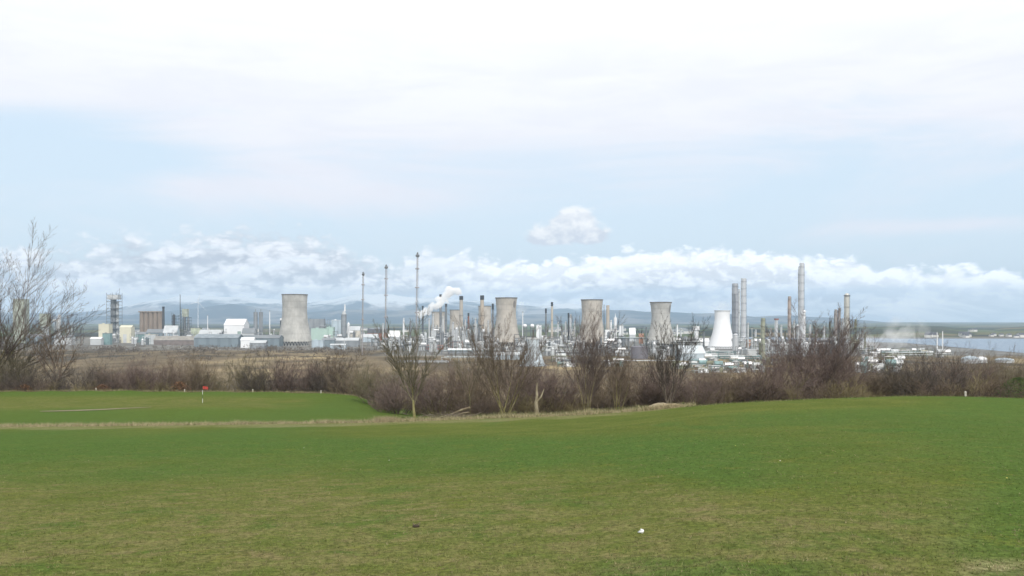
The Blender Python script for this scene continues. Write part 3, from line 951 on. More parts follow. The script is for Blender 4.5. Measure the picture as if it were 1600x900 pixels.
mast(943.8, 1700, 477, STEEL, 'dark thin vent touching the right side of the third cooling tower', 1.8, name='vent_stack')
chimney(949.8, 1680, 476, 5.0, mat('grey_tan_concrete', (.44, .39, .33), .9, var=.12, scale=.05), 'capless grey tan chimney right of the third cooling tower', cap=None, caph=1, plats=0)
t = chimney(961.5, 1600, 496, 4.6, WHITE, 'white tapering column with a spike right of the capless chimney', cap=WHITE, caph=5, plats=2)
mb = MB(); mb.cyl(0, 0, Z(496, 1600), Z(489.5, 1600), .9, 8, .2); link('spike', mb, WHITE, t)
cooling_tower(1032.5, 1440, 472, 33.5, 28.5, .64, 50, blotched('concrete_dark_ellipse', CONC, Z(472, 1440), 16, 1.0, .85, .10), 'grey concrete cooling tower with a narrow waist, next left of the white one')
t = thing('water_tower', 'small white mushroom shaped water tower left of the white cooling tower', 'water tower', (X(1088, 1650), 1650, 0))
mb = MB(); Hw = Z(509.5, 1650); mb.lathe([(4.4, 0), (3.6, 4), (4.2, Hw * .62), (4.6, Hw * .72)], 16); link('stem', mb, WHITE, t)
mb = MB(); mb.lathe([(4.6, Hw * .725), (6.4, Hw * .78), (6.4, Hw * .97), (.3, Hw)], 18); link('bowl', mb, WHITE, t)
t = mast(1058.3, 1800, 507, WHITE, 'small white post right of the waisted cooling tower', 3.0)
cooling_tower(1128.5, 1390, 485, 24, 23.2, .82, 43, WHITE, 'smooth white cooling tower beside the two tall silver stacks', rim=OFFW, rings=False, legs=.06)
tall_stack(1148.5, 1500, 443, 9, mat('dull_grey_cladding', (.40, .41, .43), .5, .35, var=.1, scale=.12), 'dull grey tall stack directly behind the white cooling tower', 7)
tall_stack(1155, 1560, 452, 3.0, PIPEW, 'thin pale column squeezed between the two tall silver stacks', 3, ladder=False)
tall_stack(1162, 1460, 435, 8, SILV, 'bright silver tall stack right of the dull grey one', 8)
tall_stack(1149.5, 1130, 521, 8.6, SILV, 'short fat silver vessel in front of the two tall stacks', 2, dome=True)
tall_stack(1192.5, 1010, 497, 6.0, mat('green_grey_cladding', (.38, .40, .30), .5, .3, var=.2, scale=.12), 'yellow green grey column with ring platforms, right of the silver stacks', 6, dome=False)
tall_stack(1188.5, 1020, 535, 3.4, GREENS, 'short yellow green column hugging the ringed column', 2, dome=True)
t = tall_stack(1213.2, 1420, 498, 4.6, SILV, 'short silver stack with a rusty collar', 1, ladder=False)
mb = MB(); Hc = Z(498, 1420); mb.ring(0, 0, Hc - 2, W(2.3, 1420), W(3.6, 1420), 2.4, 14); link('collar', mb, RUST, t)
t = tall_stack(1233.6, 1250, 463, 4.4, mat('rust_stained_cladding', (.40, .33, .29), .6, .2, var=.3, scale=.15, streak=True), 'rust stained column left of the tallest silver stack', 5)
tall_stack(1252.8, 1330, 411, 7.0, SILV, 'tallest silver stack, rising from behind the broad bare tree', 9)
tall_stack(1248.6, 1345, 416, 2.2, PIPEW, 'thin pale flue strapped to the tallest silver stack', 3, ladder=False)
t = tall_stack(1256.7, 1180, 489, 3.4, WHITE, 'slim white column with a round head before the tallest silver stack', 4)
mb = MB(); mb.sphere(0, 0, Z(487, 1180), W(5.0, 1180) / 2, 12); link('head', mb, WHITE, t)
t = tall_stack(1246.5, 1200, 509, 4.0, OFFW, 'short white column with a conical hat inside the broad bare tree', 2)
mb = MB(); mb.lathe([(W(5.5, 1200) / 2, Z(509, 1200)), (.1, Z(507, 1200))], 12); link('hat', mb, WHITE, t)
process_unit(1303, 1314, 1240, 498, OLIVE, 'ringed grey tower with two heads right of the broad bare tree', 14, nv=4, tall=.3)
tall_stack(1306, 1235, 483.5, 4.2, mat('brown_grey_cladding', (.34, .31, .29), .6, .2, var=.2, scale=.15), 'left head column of the ringed grey tower', 4)
tall_stack(1311.5, 1240, 481.5, 3.6, mat('brown_grey_cladding', (.34, .31, .29), .6, .2), 'right head column of the ringed grey tower', 4)
tall_stack(1323.3, 1200, 458, 7.6, mat('cream_cladding', (.55, .54, .49), .45, .35, var=.1, scale=.12), 'cream silver domed column with a dark collar, right of the broad bare tree', 5, dome=True, band=DARKS)
process_unit(1329, 1346, 1220, 512, DARKS, 'dark open frame plant touching the domed column', 17, nv=3, vm=[GREYS, OLIVE])
tall_stack(1337, 1225, 499, 2.8, GREENS, 'thin green grey column above the dark open frame plant', 2)

for px, D, yt, wd, mm, lb in [
 (598.5, 1700, 505, 2.2, OFFW, 'pale thin column behind the second flare stack'), (631, 1650, 497, 2.0, WHITE, 'white slim column left of the tallest flare stack'),
 (641.5, 1600, 501, 2.4, STEEL, 'grey slim column seen through the mossy tree'), (671, 1500, 497, 2.2, SILV, 'silver slim column under the white plume'),
 (677, 1520, 490, 2.0, OFFW, 'pale slim column before the tower under the plume'), (692.5, 1450, 494, 2.2, OFFW, 'pale slim column right of the plume'),
 (708, 1480, 503, 2.4, SILV, 'silver slim column below the small far tan tower'), (727, 1420, 499, 2.4, SILV, 'silver slim column between the two tan chimneys'),
 (743, 1400, 497, 2.4, OFFW, 'pale slim column just left of the pale tan chimney'), (748, 1380, 506, 2.0, STEEL, 'grey slim column at the pale tan chimney foot'),
 (763, 1420, 500, 2.0, OFFW, 'pale slim column between the pale tan chimney and the big tan tower'), (807, 1600, 499, 2.0, SILV, 'silver slim column touching the right flank of the big tan tower'),
 (844, 1450, 511, 2.2, OFFW, 'pale slim column right of the twin white spheres'), (872, 1420, 503, 2.0, SILV, 'silver slim column right of the cream chimney'),
 (878, 1500, 508, 2.0, STEEL, 'grey slim column left of the short silver column'), (898, 1400, 501, 2.0, OFFW, 'pale slim column against the left edge of the third cooling tower'),
 (955, 1450, 500, 2.2, WHITE, 'white slim column right of the capless chimney foot'), (972, 1500, 506, 1.8, OFFW, 'pale slim column left of the far white store'),
 (1010, 1400, 511, 1.8, STEEL, 'grey slim column left of the waisted cooling tower'), (1064, 1400, 513, 2.0, OFFW, 'pale slim column right of the waisted cooling tower'),
 (1100, 1350, 519, 2.0, STEEL, 'grey slim column just left of the white cooling tower'), (1169, 1300, 504, 2.2, PIPEW, 'pale slim column right of the bright silver stack'),
 (1181, 1250, 515, 2.4, SILV, 'silver slim column left of the ringed column'), (1204, 1280, 512, 2.4, OFFW, 'pale slim column right of the ringed column'),
 (1221, 1300, 508, 2.4, SILV, 'silver slim column right of the rusty collar stack'), (1227, 1260, 517, 2.2, OLIVE, 'olive slim column left of the rust stained column'),
 (1241, 1280, 500, 2.4, PIPEW, 'pale slim column right of the rust stained column'), (1266, 1260, 507, 2.8, SILV, 'silver slim column right of the tallest silver stack'),
 (1276, 1300, 514, 2.2, OFFW, 'pale slim column inside the right half of the broad bare tree'), (1288, 1240, 509, 2.6, SILV, 'silver slim column at the right edge of the broad bare tree'),
 (1297, 1260, 502, 2.2, OLIVE, 'olive slim column left of the ringed grey tower'), (1317, 1230, 497, 2.2, OFFW, 'pale slim column between the ringed grey tower and the domed column'),
 (1352, 1180, 519, 2.0, OLIVE, 'olive slim column left of the grey steam cloud')]:
    tall_stack(px, D, yt, wd, mm, lb, nplat=2, ladder=False)

# small cooling tower, pale blue, nearest to the hedge
cooling_tower(833, 850, 528, 19, 19, .92, 37, mat('pale_blue_timber', (.50, .57, .62), .75, var=.15, scale=.25, streak=True), 'short pale blue tapered cooling tower close behind the hedge', rim=OFFW, legs=.05, rings=False)

# middle works, dense plant
U = [
 (626, 646, 1500, 521, STEEL, 'pale plant frame left of the tallest flare stack', 31, 3, None),
 (655, 673, 1550, 508, STEEL, 'grey plant block with pale columns right of the tallest flare stack', 32, 5, None),
 (672, 690, 1450, 506, STEEL, 'pale plant tower under the white plume', 33, 5, (.1, .6, .2, .7, OFFW)),
 (686, 700, 1350, 516, STEEL, 'low pale plant with a domed vessel before the far tan tower', 34, 4, None),
 (704, 722, 1500, 509, STEEL, 'white grey plant block below the small far tan tower', 35, 6, (.1, .7, .1, .8, OFFW)),
 (720, 738, 1460, 504, STEEL, 'pale cluttered plant block between the two tan chimneys', 36, 6, (.3, .9, .3, .7, PALEB)),
 (736, 756, 1430, 502.5, STEEL, 'pale plant block with many columns below the pale tan chimney', 37, 7, None),
 (752, 772, 1300, 513, STEEL, 'grey plant frame left of the big tan cooling tower foot', 38, 5, None),
 (700, 722, 1250, 527, RUST, 'reddish low plant behind the thin upright tree', 39, 3, None),
 (724, 750, 1200, 531, STEEL, 'low grey plant frame left of the widest spreading tree', 40, 4, None),
 (843, 866, 1300, 523, STEEL, 'pale plant frame right of the pale blue cooling tower', 41, 6, (.0, .5, .5, .95, OFFW)),
 (847, 872, 1100, 535, OLIVE, 'olive plant frame touching the pale blue cooling tower', 42, 5, None),
 (866, 884, 1380, 516, STEEL, 'grey plant frame left of the thin silver column pair', 43, 5, None),
 (872, 900, 1130, 536, OLIVE, 'olive grey pipework plant left of the upright narrow tree', 44, 6, None),
 (893, 912, 1350, 522, STEEL, 'pale plant frame at the foot of the third cooling tower', 45, 5, None),
 (944, 962, 1380, 512, STEEL, 'white plant cluster at the foot of the capless chimney', 46, 7, (.1, .5, .2, .9, WHITE)),
 (958, 978, 1450, 519, STEEL, 'pale plant frame right of the white tapering column', 47, 4, None),
 (960, 985, 1080, 543, DARKS, 'dark barred plant behind the multi stemmed thin tree', 48, 6, None),
 (1058, 1076, 1300, 525, OLIVE, 'olive plant frame right of the waisted cooling tower', 50, 5, None),
 (1074, 1096, 1250, 528, OLIVE, 'yellowish plant frame below the water tower', 51, 5, None),
 (1100, 1124, 1130, 545, TEAL, 'teal plant frame before the white cooling tower', 52, 5, None),
 (1122, 1146, 1080, 548, TEAL, 'teal grey plant frame left of the short fat silver vessel', 53, 6, None),
 (1152, 1176, 1060, 541, STEEL, 'pale plant frame right of the short fat silver vessel', 54, 6, (.2, .8, .1, .6, OFFW)),
 (1168, 1186, 1180, 528, OLIVE, 'olive plant frame left of the ringed column', 55, 4, None),
 (1174, 1190, 1000, 556, TEAL, 'low teal plant at the ringed column foot', 56, 4, None),
 (1197, 1216, 1150, 526, DARKS, 'dark frame plant between the ringed column and the rusty collar stack', 57, 5, None),
 (1212, 1236, 1120, 523, STEEL, 'grey frame plant left of the rust stained column', 58, 6, None),
 (1236, 1264, 1080, 530, STEEL, 'grey frame plant behind the broad bare tree trunks', 59, 6, None),
 (1262, 1300, 1150, 527, STEEL, 'pale low plant right of the tallest silver stack', 60, 6, None),
 (1343, 1366, 1150, 541, OLIVE, 'olive low plant under the grey steam cloud', 62, 5, None),
 (1362, 1392, 1050, 547, OLIVE, 'olive pipework plant right of the grey steam cloud', 63, 6, None),
 (1390, 1424, 1080, 545, OLIVE, 'olive wide plant left of the two thin white poles', 64, 6, None),
 (1420, 1462, 1100, 544, OLIVE, 'yellow olive wide plant just left of the thin white poles', 65, 6, (.5, .7, .1, .7, CREAM)),
 (1100, 1122, 960, 558, TEAL, 'low teal pipework plant close behind the hedge below the white tower', 66, 5, None),
 (1140, 1170, 930, 562, OLIVE, 'low olive pipework plant close behind the hedge below the silver stacks', 67, 6, None),
 (862, 892, 930, 556, OLIVE, 'low olive pipework plant right of the pale blue tower base', 68, 6, None),
 (780, 806, 1020, 541, STEEL, 'grey plant frame left of the pale blue cooling tower', 69, 5, None),
]
for (a, b_, D, yt, mt, lb, sd, nv, cl) in U:
    process_unit(a, b_, D, yt, mt, lb, sd, nv=nv, clad=cl)

U3 = [
 (1340, 1362, 720, 569, OLIVE, 'pale olive pipework plant seen through the thin hedge right of the broad tree', 401, 6, None),
 (1360, 1384, 730, 567, STEEL, 'grey pipework plant seen through the thin hedge below the steam cloud', 402, 6, None),
 (1384, 1410, 725, 568, OLIVE, 'pale olive pipework plant seen through the hedge left of the largest dark shrub', 403, 6, None),
 (1084, 1110, 720, 574, OLIVE, 'pale olive pipework plant just above the pinkish shrub', 404, 6, None),
 (1112, 1140, 730, 572, TEAL, 'pale teal pipework plant just above the hedge below the white tower', 405, 6, None),
 (1142, 1168, 725, 571, STEEL, 'pale grey pipework plant just above the hedge below the silver stacks', 406, 6, None),
 (1170, 1196, 735, 569, OLIVE, 'pale olive pipework plant just above the hedge below the ringed column', 407, 6, None),
 (1052, 1076, 800, 567, OLIVE, 'olive low plant frame nearest the hedge right of the dark dense tree', 301, 5, None),
 (1080, 1104, 820, 562, TEAL, 'teal low plant frame nearest the hedge below the water tower', 302, 5, None),
 (1106, 1132, 790, 565, OLIVE, 'olive low plant frame nearest the hedge below the white cooling tower', 303, 6, None),
 (1130, 1158, 810, 562, TEAL, 'teal low plant frame nearest the hedge below the fat silver vessel', 304, 6, None),
 (1160, 1190, 800, 562, OLIVE, 'olive low plant frame nearest the hedge below the ringed column', 305, 6, None),
 (1192, 1216, 860, 554, STEEL, 'grey low plant frame nearest the hedge left of the broad bare tree', 306, 5, None),
 (1346, 1376, 850, 556, OLIVE, 'olive low plant frame nearest the hedge right of the broad bare tree', 307, 6, None),
 (1378, 1412, 840, 554, OLIVE, 'olive low plant frame nearest the hedge above the dark shrub', 308, 6, None),
 (872, 900, 830, 563, OLIVE, 'olive low plant frame nearest the hedge left of the narrow tree', 309, 5, None),
 (948, 978, 840, 560, DARKS, 'dark low plant frame nearest the hedge behind the small thin tree', 310, 5, None),
]
for (a, b_, D, yt, mt, lb, sd, nv, cl) in U3:
    process_unit(a, b_, D, yt, mt, lb, sd, nv=nv, clad=cl, vm=[SILV, PIPEW, OLIVE, TEAL])
U4 = [
 (590, 606, 1350, 527, STEEL, 'grey plant frame at the second flare stack foot', 501, 5, None),
 (606, 622, 1300, 529, STEEL, 'pale plant frame left of the mossy tree crown', 502, 6, None),
 (628, 646, 1250, 528, STEEL, 'grey plant frame seen through the left of the mossy tree crown', 503, 6, None),
 (648, 668, 1280, 524, STEEL, 'grey plant frame at the tallest flare stack', 504, 6, None),
 (668, 686, 1230, 528, STEEL, 'pale plant frame right of the mossy tree crown', 505, 6, None),
 (682, 704, 1400, 515, DARKS, 'dark plant frame below the far tan tower under the plume', 506, 5, None),
 (738, 758, 1150, 531, STEEL, 'grey plant frame above the thin upright tree', 507, 6, None),
 (758, 780, 1200, 527, STEEL, 'pale plant frame seen through the left of the widest tree', 508, 6, None),
 (804, 822, 1280, 522, DARKS, 'dark plant frame between the big tan tower and the pale blue tower', 509, 5, None),
 (852, 872, 1200, 528, STEEL, 'grey white plant frame right of the pale blue tower top', 510, 7, None),
 (874, 894, 1250, 523, STEEL, 'grey plant frame below the silver pair', 511, 6, None),
 (896, 916, 1180, 529, STEEL, 'grey plant frame seen through the upright narrow tree', 512, 6, None),
 (930, 950, 1200, 526, STEEL, 'grey plant frame right of the upright narrow tree crown', 513, 6, None),
 (950, 972, 1180, 529, DARKS, 'dark plant frame above the small thin tree', 514, 6, None),
 (1010, 1030, 1180, 532, STEEL, 'grey plant frame seen through the left of the dark dense tree', 515, 6, None),
 (1030, 1052, 1120, 536, STEEL, 'pale plant frame seen through the dark dense tree', 516, 6, None),
 (1146, 1166, 1200, 527, STEEL, 'pale plant frame at the feet of the tall silver stacks', 517, 6, None),
 (1180, 1200, 1120, 527, OLIVE, 'olive plant frame behind the ringed column', 518, 6, None),
 (1296, 1312, 1180, 519, STEEL, 'grey plant frame below the ringed grey tower', 519, 6, None),
 (1312, 1330, 1160, 521, OLIVE, 'olive plant frame at the domed column foot', 520, 6, None),
 (1460, 1486, 1040, 549, OLIVE, 'olive plant frame right of the thin white poles', 521, 5, None),
]
for (a, b_, D, yt, mt, lb, sd, nv, cl) in U4:
    process_unit(a, b_, D, yt, mt, lb, sd, nv=nv, clad=cl)
U2 = [
 (176, 186, 1690, 522, STEEL, 'low grey plant frame right of the open steel tower foot', 201, 2, None),
 (203, 216, 1640, 521.5, STEEL, 'pale low plant frame in front of the teal grey plant house', 202, 3, None),
 (218, 232, 1560, 523, TEAL, 'teal low plant frame in front of the brown silos', 203, 3, None),
 (246, 262, 1610, 520, STEEL, 'grey low plant frame right of the pale cream block', 204, 3, None),
 (262, 276, 1640, 516, STEEL, 'grey plant frame before the pale domed store', 205, 4, None),
 (284, 304, 1620, 517, STEEL, 'grey plant frame in front of the pale green cabin tower', 206, 4, None),
 (316, 338, 1560, 519, STEEL, 'grey low plant frame before the low wide grey shed', 207, 3, None),
 (340, 352, 1620, 514, STEEL, 'grey plant frame touching the left side of the white gabled hall', 208, 3, None),
 (398, 412, 1560, 516.5, STEEL, 'grey low plant frame before the twin grey towers', 209, 3, None),
 (413, 432, 1600, 513.5, STEEL, 'grey plant frame left of the lone cooling tower', 210, 4, None),
 (506, 520, 1560, 520, STEEL, 'pale low plant frame before the narrow mint annex', 211, 3, None),
 (520, 534, 1600, 518, STEEL, 'grey low plant frame before the pale blue ribbed block', 212, 3, None),
 (546, 560, 1650, 516, STEEL, 'grey low plant frame right of the slim tower', 213, 3, None),
 (574, 590, 1500, 523, STEEL, 'pale low plant frame between the first and second flare stacks', 214, 3, None),
 (608, 626, 1420, 526, STEEL, 'grey low plant frame right of the second flare stack', 215, 3, None),
 (60, 78, 1700, 490, OLIVE, 'pale olive tower block behind the left edge tree', 216, 4, (.1, .9, .55, 1., mat('pale_green_sheeting', (.37, .40, .33), .7))),
 (80, 98, 1750, 489, STEEL, 'pale column cluster behind the left edge tree boughs', 217, 5, None),
 (104, 126, 1700, 503, DARKS, 'dark low plant left of the cream sheds', 218, 3, None),
]
for (a, b_, D, yt, mt, lb, sd, nv, cl) in U2:
    process_unit(a, b_, D, yt, mt, lb, sd, nv=nv, clad=cl)
shed(20, 38, 1700, 467, 18, mat('pale_green_sheeting', (.37, .39, .33), .7), OFFW, 'pale green block behind the boughs of the left edge tree', pitch=0)
shed(40, 76, 1600, 522, 18, BLUEG, ROOFG, 'blue grey long shed behind the big left edge tree', pitch=.25)
shed(84, 112, 1580, 524, 14, OFFW, ROOFG, 'pale long shed behind the dark leaning tree', pitch=.25)

RK = [
 (622, 700, 900, 564.5, PIPEW, 'white low pipe line crossing the brown field behind the mossy tree', 91, 1),
 (690, 770, 960, 558, PIPEW, 'white low pipe line crossing the brown field behind the thin upright tree', 92, 1),
 (612, 700, 1250, 541, STEEL, 'grey pipe rack behind the mossy trunked tree', 71, 1),
 (690, 790, 1130, 548, STEEL, 'long pale pipe rack behind the widest spreading tree', 72, 1),
 (962, 1012, 1250, 528, DARKS, 'dark high pipe bridge left of the waisted cooling tower', 73, 1),
 (1050, 1100, 1180, 534, DARKS, 'dark high pipe bridge below the water tower', 74, 1),
 (940, 1060, 950, 564, PIPEW, 'long white pipe run above the hedge between two bare trees', 75, 1),
 (1096, 1150, 1000, 549, TEAL, 'teal two level pipe rack before the white cooling tower', 76, 2),
 (1118, 1190, 960, 556, TEAL, 'longest teal pipe rack, below the silver stacks', 77, 2),
 (1150, 1186, 1080, 551, STEEL, 'short steel pipe rack by the ringed column', 78, 1),
 (1196, 1250, 1040, 552, STEEL, 'pale steel pipe rack right of the ringed column', 79, 1),
 (1380, 1460, 1000, 551, OLIVE, 'long olive pipe rack behind the dark hedge bush', 80, 2),
 (868, 912, 1020, 546, STEEL, 'grey pipe rack left of the upright narrow tree', 81, 2),
]
for (a, b_, D, yt, mt, lb, sd, lv) in RK:
    pipe_rack(a, b_, D, yt, mt, lb, lv, 4, sd)

# sheds and tanks among the plant
shed(700, 760, 1180, 545, 12, GREYS, WHITE, 'white roofed low shed behind the thin upright tree', pitch=.4)
shed(665, 692, 1320, 539.5, 10, BRICK, mat('rust_roof', (.34, .17, .13), .8), 'rust roofed low shed right of the mossy trunked tree', pitch=.5)
shed(768, 812, 980, 551, 16, PALEB, OFFW, 'pale blue shed seen through the widest spreading tree', pitch=.3)
tank(999, 1010, 27, 540, mat('slate_grey_tank', (.17, .16, .18), .7, var=.1, scale=.1), 'squat slate grey tank left of the waisted cooling tower foot', roof=mat('slate_grey_tank', (.17, .16, .18)))
tank(1032, 1000, 18, 545, OFFW, 'squat pale tank below the waisted cooling tower')
shed(1064, 1102, 960, 541, 34, PALEB, mat('white_blue_roof', (.60, .65, .68), .55, var=.12, scale=.1), 'big pale shed with a white sloping roof below the water tower', pitch=.5)
shed(1094, 1108, 1500, 529, 9, WHITE, WHITE, 'thin white roofed shed left of the white cooling tower', pitch=.4)
shed(1160, 1182, 1050, 546, 12, OFFW, OFFW, 'pale flat block in front of the bright silver stack', pitch=0)
shed(1168, 1176, 1400, 530, 8, mat('orange_brick', (.42, .22, .13), .85), ROOFG, 'orange brick block right of the bright silver stack', pitch=0)
shed(999, 1006, 1650, 521.5, 8, mat('orange_brick', (.42, .22, .13), .85), mat('orange_roof', (.36, .20, .14), .8), 'orange roofed low building left of the waisted cooling tower', pitch=.5)
shed(984, 993, 1850, 512.5, 12, OFFW, WHITE, 'white gabled store on the far plain left of the waisted cooling tower', pitch=.5)
shed(968, 974, 1750, 509, 9, WHITE, WHITE, 'small white block right of the white tapering column', pitch=0)
shed(1372, 1394, 1150, 545, 12, OFFW, WHITE, 'white double roofed shed right of the grey steam cloud', pitch=.45)
for k, (px, wd, lb) in enumerate([(1516, 26, 'left white dome roofed store behind the hedge near the water'), (1533, 18, 'bright white domed store touching the left white store'),
                                  (1569, 26, 'grey white domed store right of the slim waterside tree'), (1577, 14, 'bright white domed store at the right end of the works')]):
    D = 905 + 6 * k; zt = Z((556, 557, 559, 560)[k], D); r = W(wd, D) / 2
    t = thing('dome_store', lb, 'store', (X(px, D), D, 0))
    mb = MB(); mb.cyl(0, 0, 0, zt * .55, r, 20); link('wall', mb, OFFW, t)
    mb = MB(); mb.lathe([(r * 1.03, zt * .55), (r * .9, zt * .75), (r * .6, zt * .91), (r * .25, zt * .99), (.1, zt)], 20); link('roof', mb, WHITE if k in (1, 3) else PALEB, t)
shed(1576, 1604, 980, 566, 12, GREYS, OFFW, 'grey low shed at the right frame edge before the water', pitch=.35)
mast(1464.3, 1080, 519.5, WHITE, 'shorter of two thin white poles before the estuary', 2.2, name='vent_stack')
mast(1472.8, 1060, 517.5, WHITE, 'taller of two thin white poles before the estuary', 2.2, name='vent_stack')
# light masts
for px, D, y, lb in [(741, 1010, 511, 'tall lamp mast left of the widest spreading tree'), (680, 1050, 533, 'short lamp mast right of the mossy trunked tree'),
                     (610, 1200, 532, 'short lamp mast right of the second flare stack'), (538, 1250, 528, 'lamp mast left of the first flare stack'), (1175, 1150, 512, 'pale blue thin mast left of the ringed column'),
                     (212, 1500, 518, 'short white mast in front of the teal grey plant house'), (1395, 950, 545, 'thin lamp mast above the dark hedge bush')]:
    mast(px, D, y, PIPEW, lb, 1.3, lamp=True, name='lamp_mast')

# far houses, tiny
def make_house(loc, label, group, w, d, h, wm, rm, rz):
    t = thing('house', label, 'house', loc, group, rz)
    mb = MB(); e = h * .62
    mb.add([(-w, -d, 0), (w, -d, 0), (w, d, 0), (-w, d, 0), (-w, -d, e), (w, -d, e), (w, d, e), (-w, d, e), (-w, 0, h), (w, 0, h)],
           [(0, 1, 5, 4), (1, 2, 6, 9, 5), (2, 3, 7, 6), (3, 0, 4, 8, 7)]); link('wall', mb, wm, t)
    mb = MB(); o = .4
    A = [(-w - o, -d - o, e), (w + o, -d - o, e), (w + o, 0, h + .2), (-w - o, 0, h + .2), (w + o, d + o, e), (-w - o, d + o, e)]
    B = [(x, y, z + .25) for x, y, z in A]
    mb.add(A + B, [(0, 3, 2, 1), (3, 5, 4, 2), (6, 7, 8, 9), (9, 8, 10, 11), (0, 1, 7, 6), (1, 2, 8, 7), (2, 4, 10, 8), (4, 5, 11, 10), (5, 3, 9, 11), (3, 0, 6, 9)])
    link('roof', mb, rm, t)
    return t


def copy_thing(o, loc, rz, sc=1.0):
    c = o.copy(); COL.objects.link(c); c.location = loc; c.rotation_euler = (0, 0, rz); c.scale = (sc, sc, sc)
    for ch in list(o.children):
        q = ch.copy(); COL.objects.link(q); q.parent = c
    return c


bpy.context.view_layer.update()
dg = bpy.context.evaluated_depsgraph_get()
HOBJ = [o for o in bpy.data.objects if o.name.startswith('hills')]


def land_z(x, y):
    z = 0.0
    for h in HOBJ:
        hit, loc, nor, idx = h.ray_cast(Vector((x, y, 900)), Vector((0, 0, -1)))
        if hit: z = max(z, loc.z)
    return z


rng = random.Random(5)
shore = None
for k in range(26):
    px = rng.choice([rng.uniform(1542, 1590), rng.uniform(1542, 1600), rng.uniform(1500, 1512), rng.uniform(1450, 1462)]) if k > 2 else 1516 + k * 3
    D = rng.uniform(2190, 2480) if k > 2 else 3300
    x = X(px, D); p = (x, D, land_z(x, D) - .3)
    if shore is None:
        shore = make_house(p, 'tiny pale house on the far shore of the estuary', 'houses on the far shore', 6, 4.5, 8, HARL, SLATE, 0.3)
    else:
        copy_thing(shore, p, rng.uniform(-.6, .6), rng.uniform(.8, 1.5))
town = None
for k in range(60):
    px = rng.choice([rng.uniform(180, 260), rng.uniform(300, 440), rng.uniform(540, 640), rng.uniform(860, 1010), rng.uniform(1050, 1090)])
    D = rng.uniform(2150, 3900); x = X(px, D); p = (x, D, 0)
    if town is None:
        town = make_house(p, 'tiny pale building of the town on the far plain', 'far town buildings', 11, 7, 11, HARL, ROOFG, 0.1)
    else:
        copy_thing(town, p, rng.uniform(-.7, .7), rng.uniform(.6, 1.5))

# ------------------------------------------------------------------ bare trees
def bark(name, col, col2, rough=.95):
    m, t, b = new_mat(name)
    P = t.n('ShaderNodeNewGeometry').outputs['Position']
    n = t.noise(P, 1.7, 5, .6)
    t.put(b.inputs['Base Color'], t.mix(t.sm(n, .38, .62), col, col2)); b.inputs['Roughness'].default_value = rough
    b.inputs['Specular IOR Level'].default_value = .15
    return m


BK_DARK = bark('dark_bark', (0.103, 0.086, 0.069), (0.179, 0.149, 0.117))
BK_MOSS = bark('mossy_bark', (.16, .145, .055), (.25, .225, .11))
BK_OLIVE = bark('olive_bark', (0.138, 0.127, 0.062), (0.262, 0.228, 0.117))
TW_PURP = bark('purple_brown_twigs', (0.121, 0.091, 0.083), (0.193, 0.145, 0.127))
TW_BROWN = bark('brown_twigs', (0.131, 0.103, 0.076), (0.214, 0.168, 0.121))
TW_OLIVE = bark('olive_twigs', (0.124, 0.11, 0.072), (0.193, 0.168, 0.108))
TW_DARK = bark('dark_twigs', (0.072, 0.062, 0.055), (0.131, 0.11, 0.094))


def tube_path(mb, pts, rads, n):
    """continuous tapered tube through points"""
    k0 = len(mb.v); m = len(pts)
    d0 = (pts[-1] - pts[0]).normalized()
    a = d0.orthogonal().normalized(); b = d0.cross(a)
    for p, r in zip(pts, rads):
        for k in range(n):
            t = 2 * math.pi * k / n
            o = a * (math.cos(t) * r) + b * (math.sin(t) * r)
            mb.v.append((p.x + o.x, p.y + o.y, p.z + o.z))
    for i in range(m - 1):
        for k in range(n):
            mb.f.append((k0 + i * n + k, k0 + i * n + (k + 1) % n, k0 + (i + 1) * n + (k + 1) % n, k0 + (i + 1) * n + k))
    mb.f.append(tuple(k0 + (m - 1) * n + k for k in range(n)))


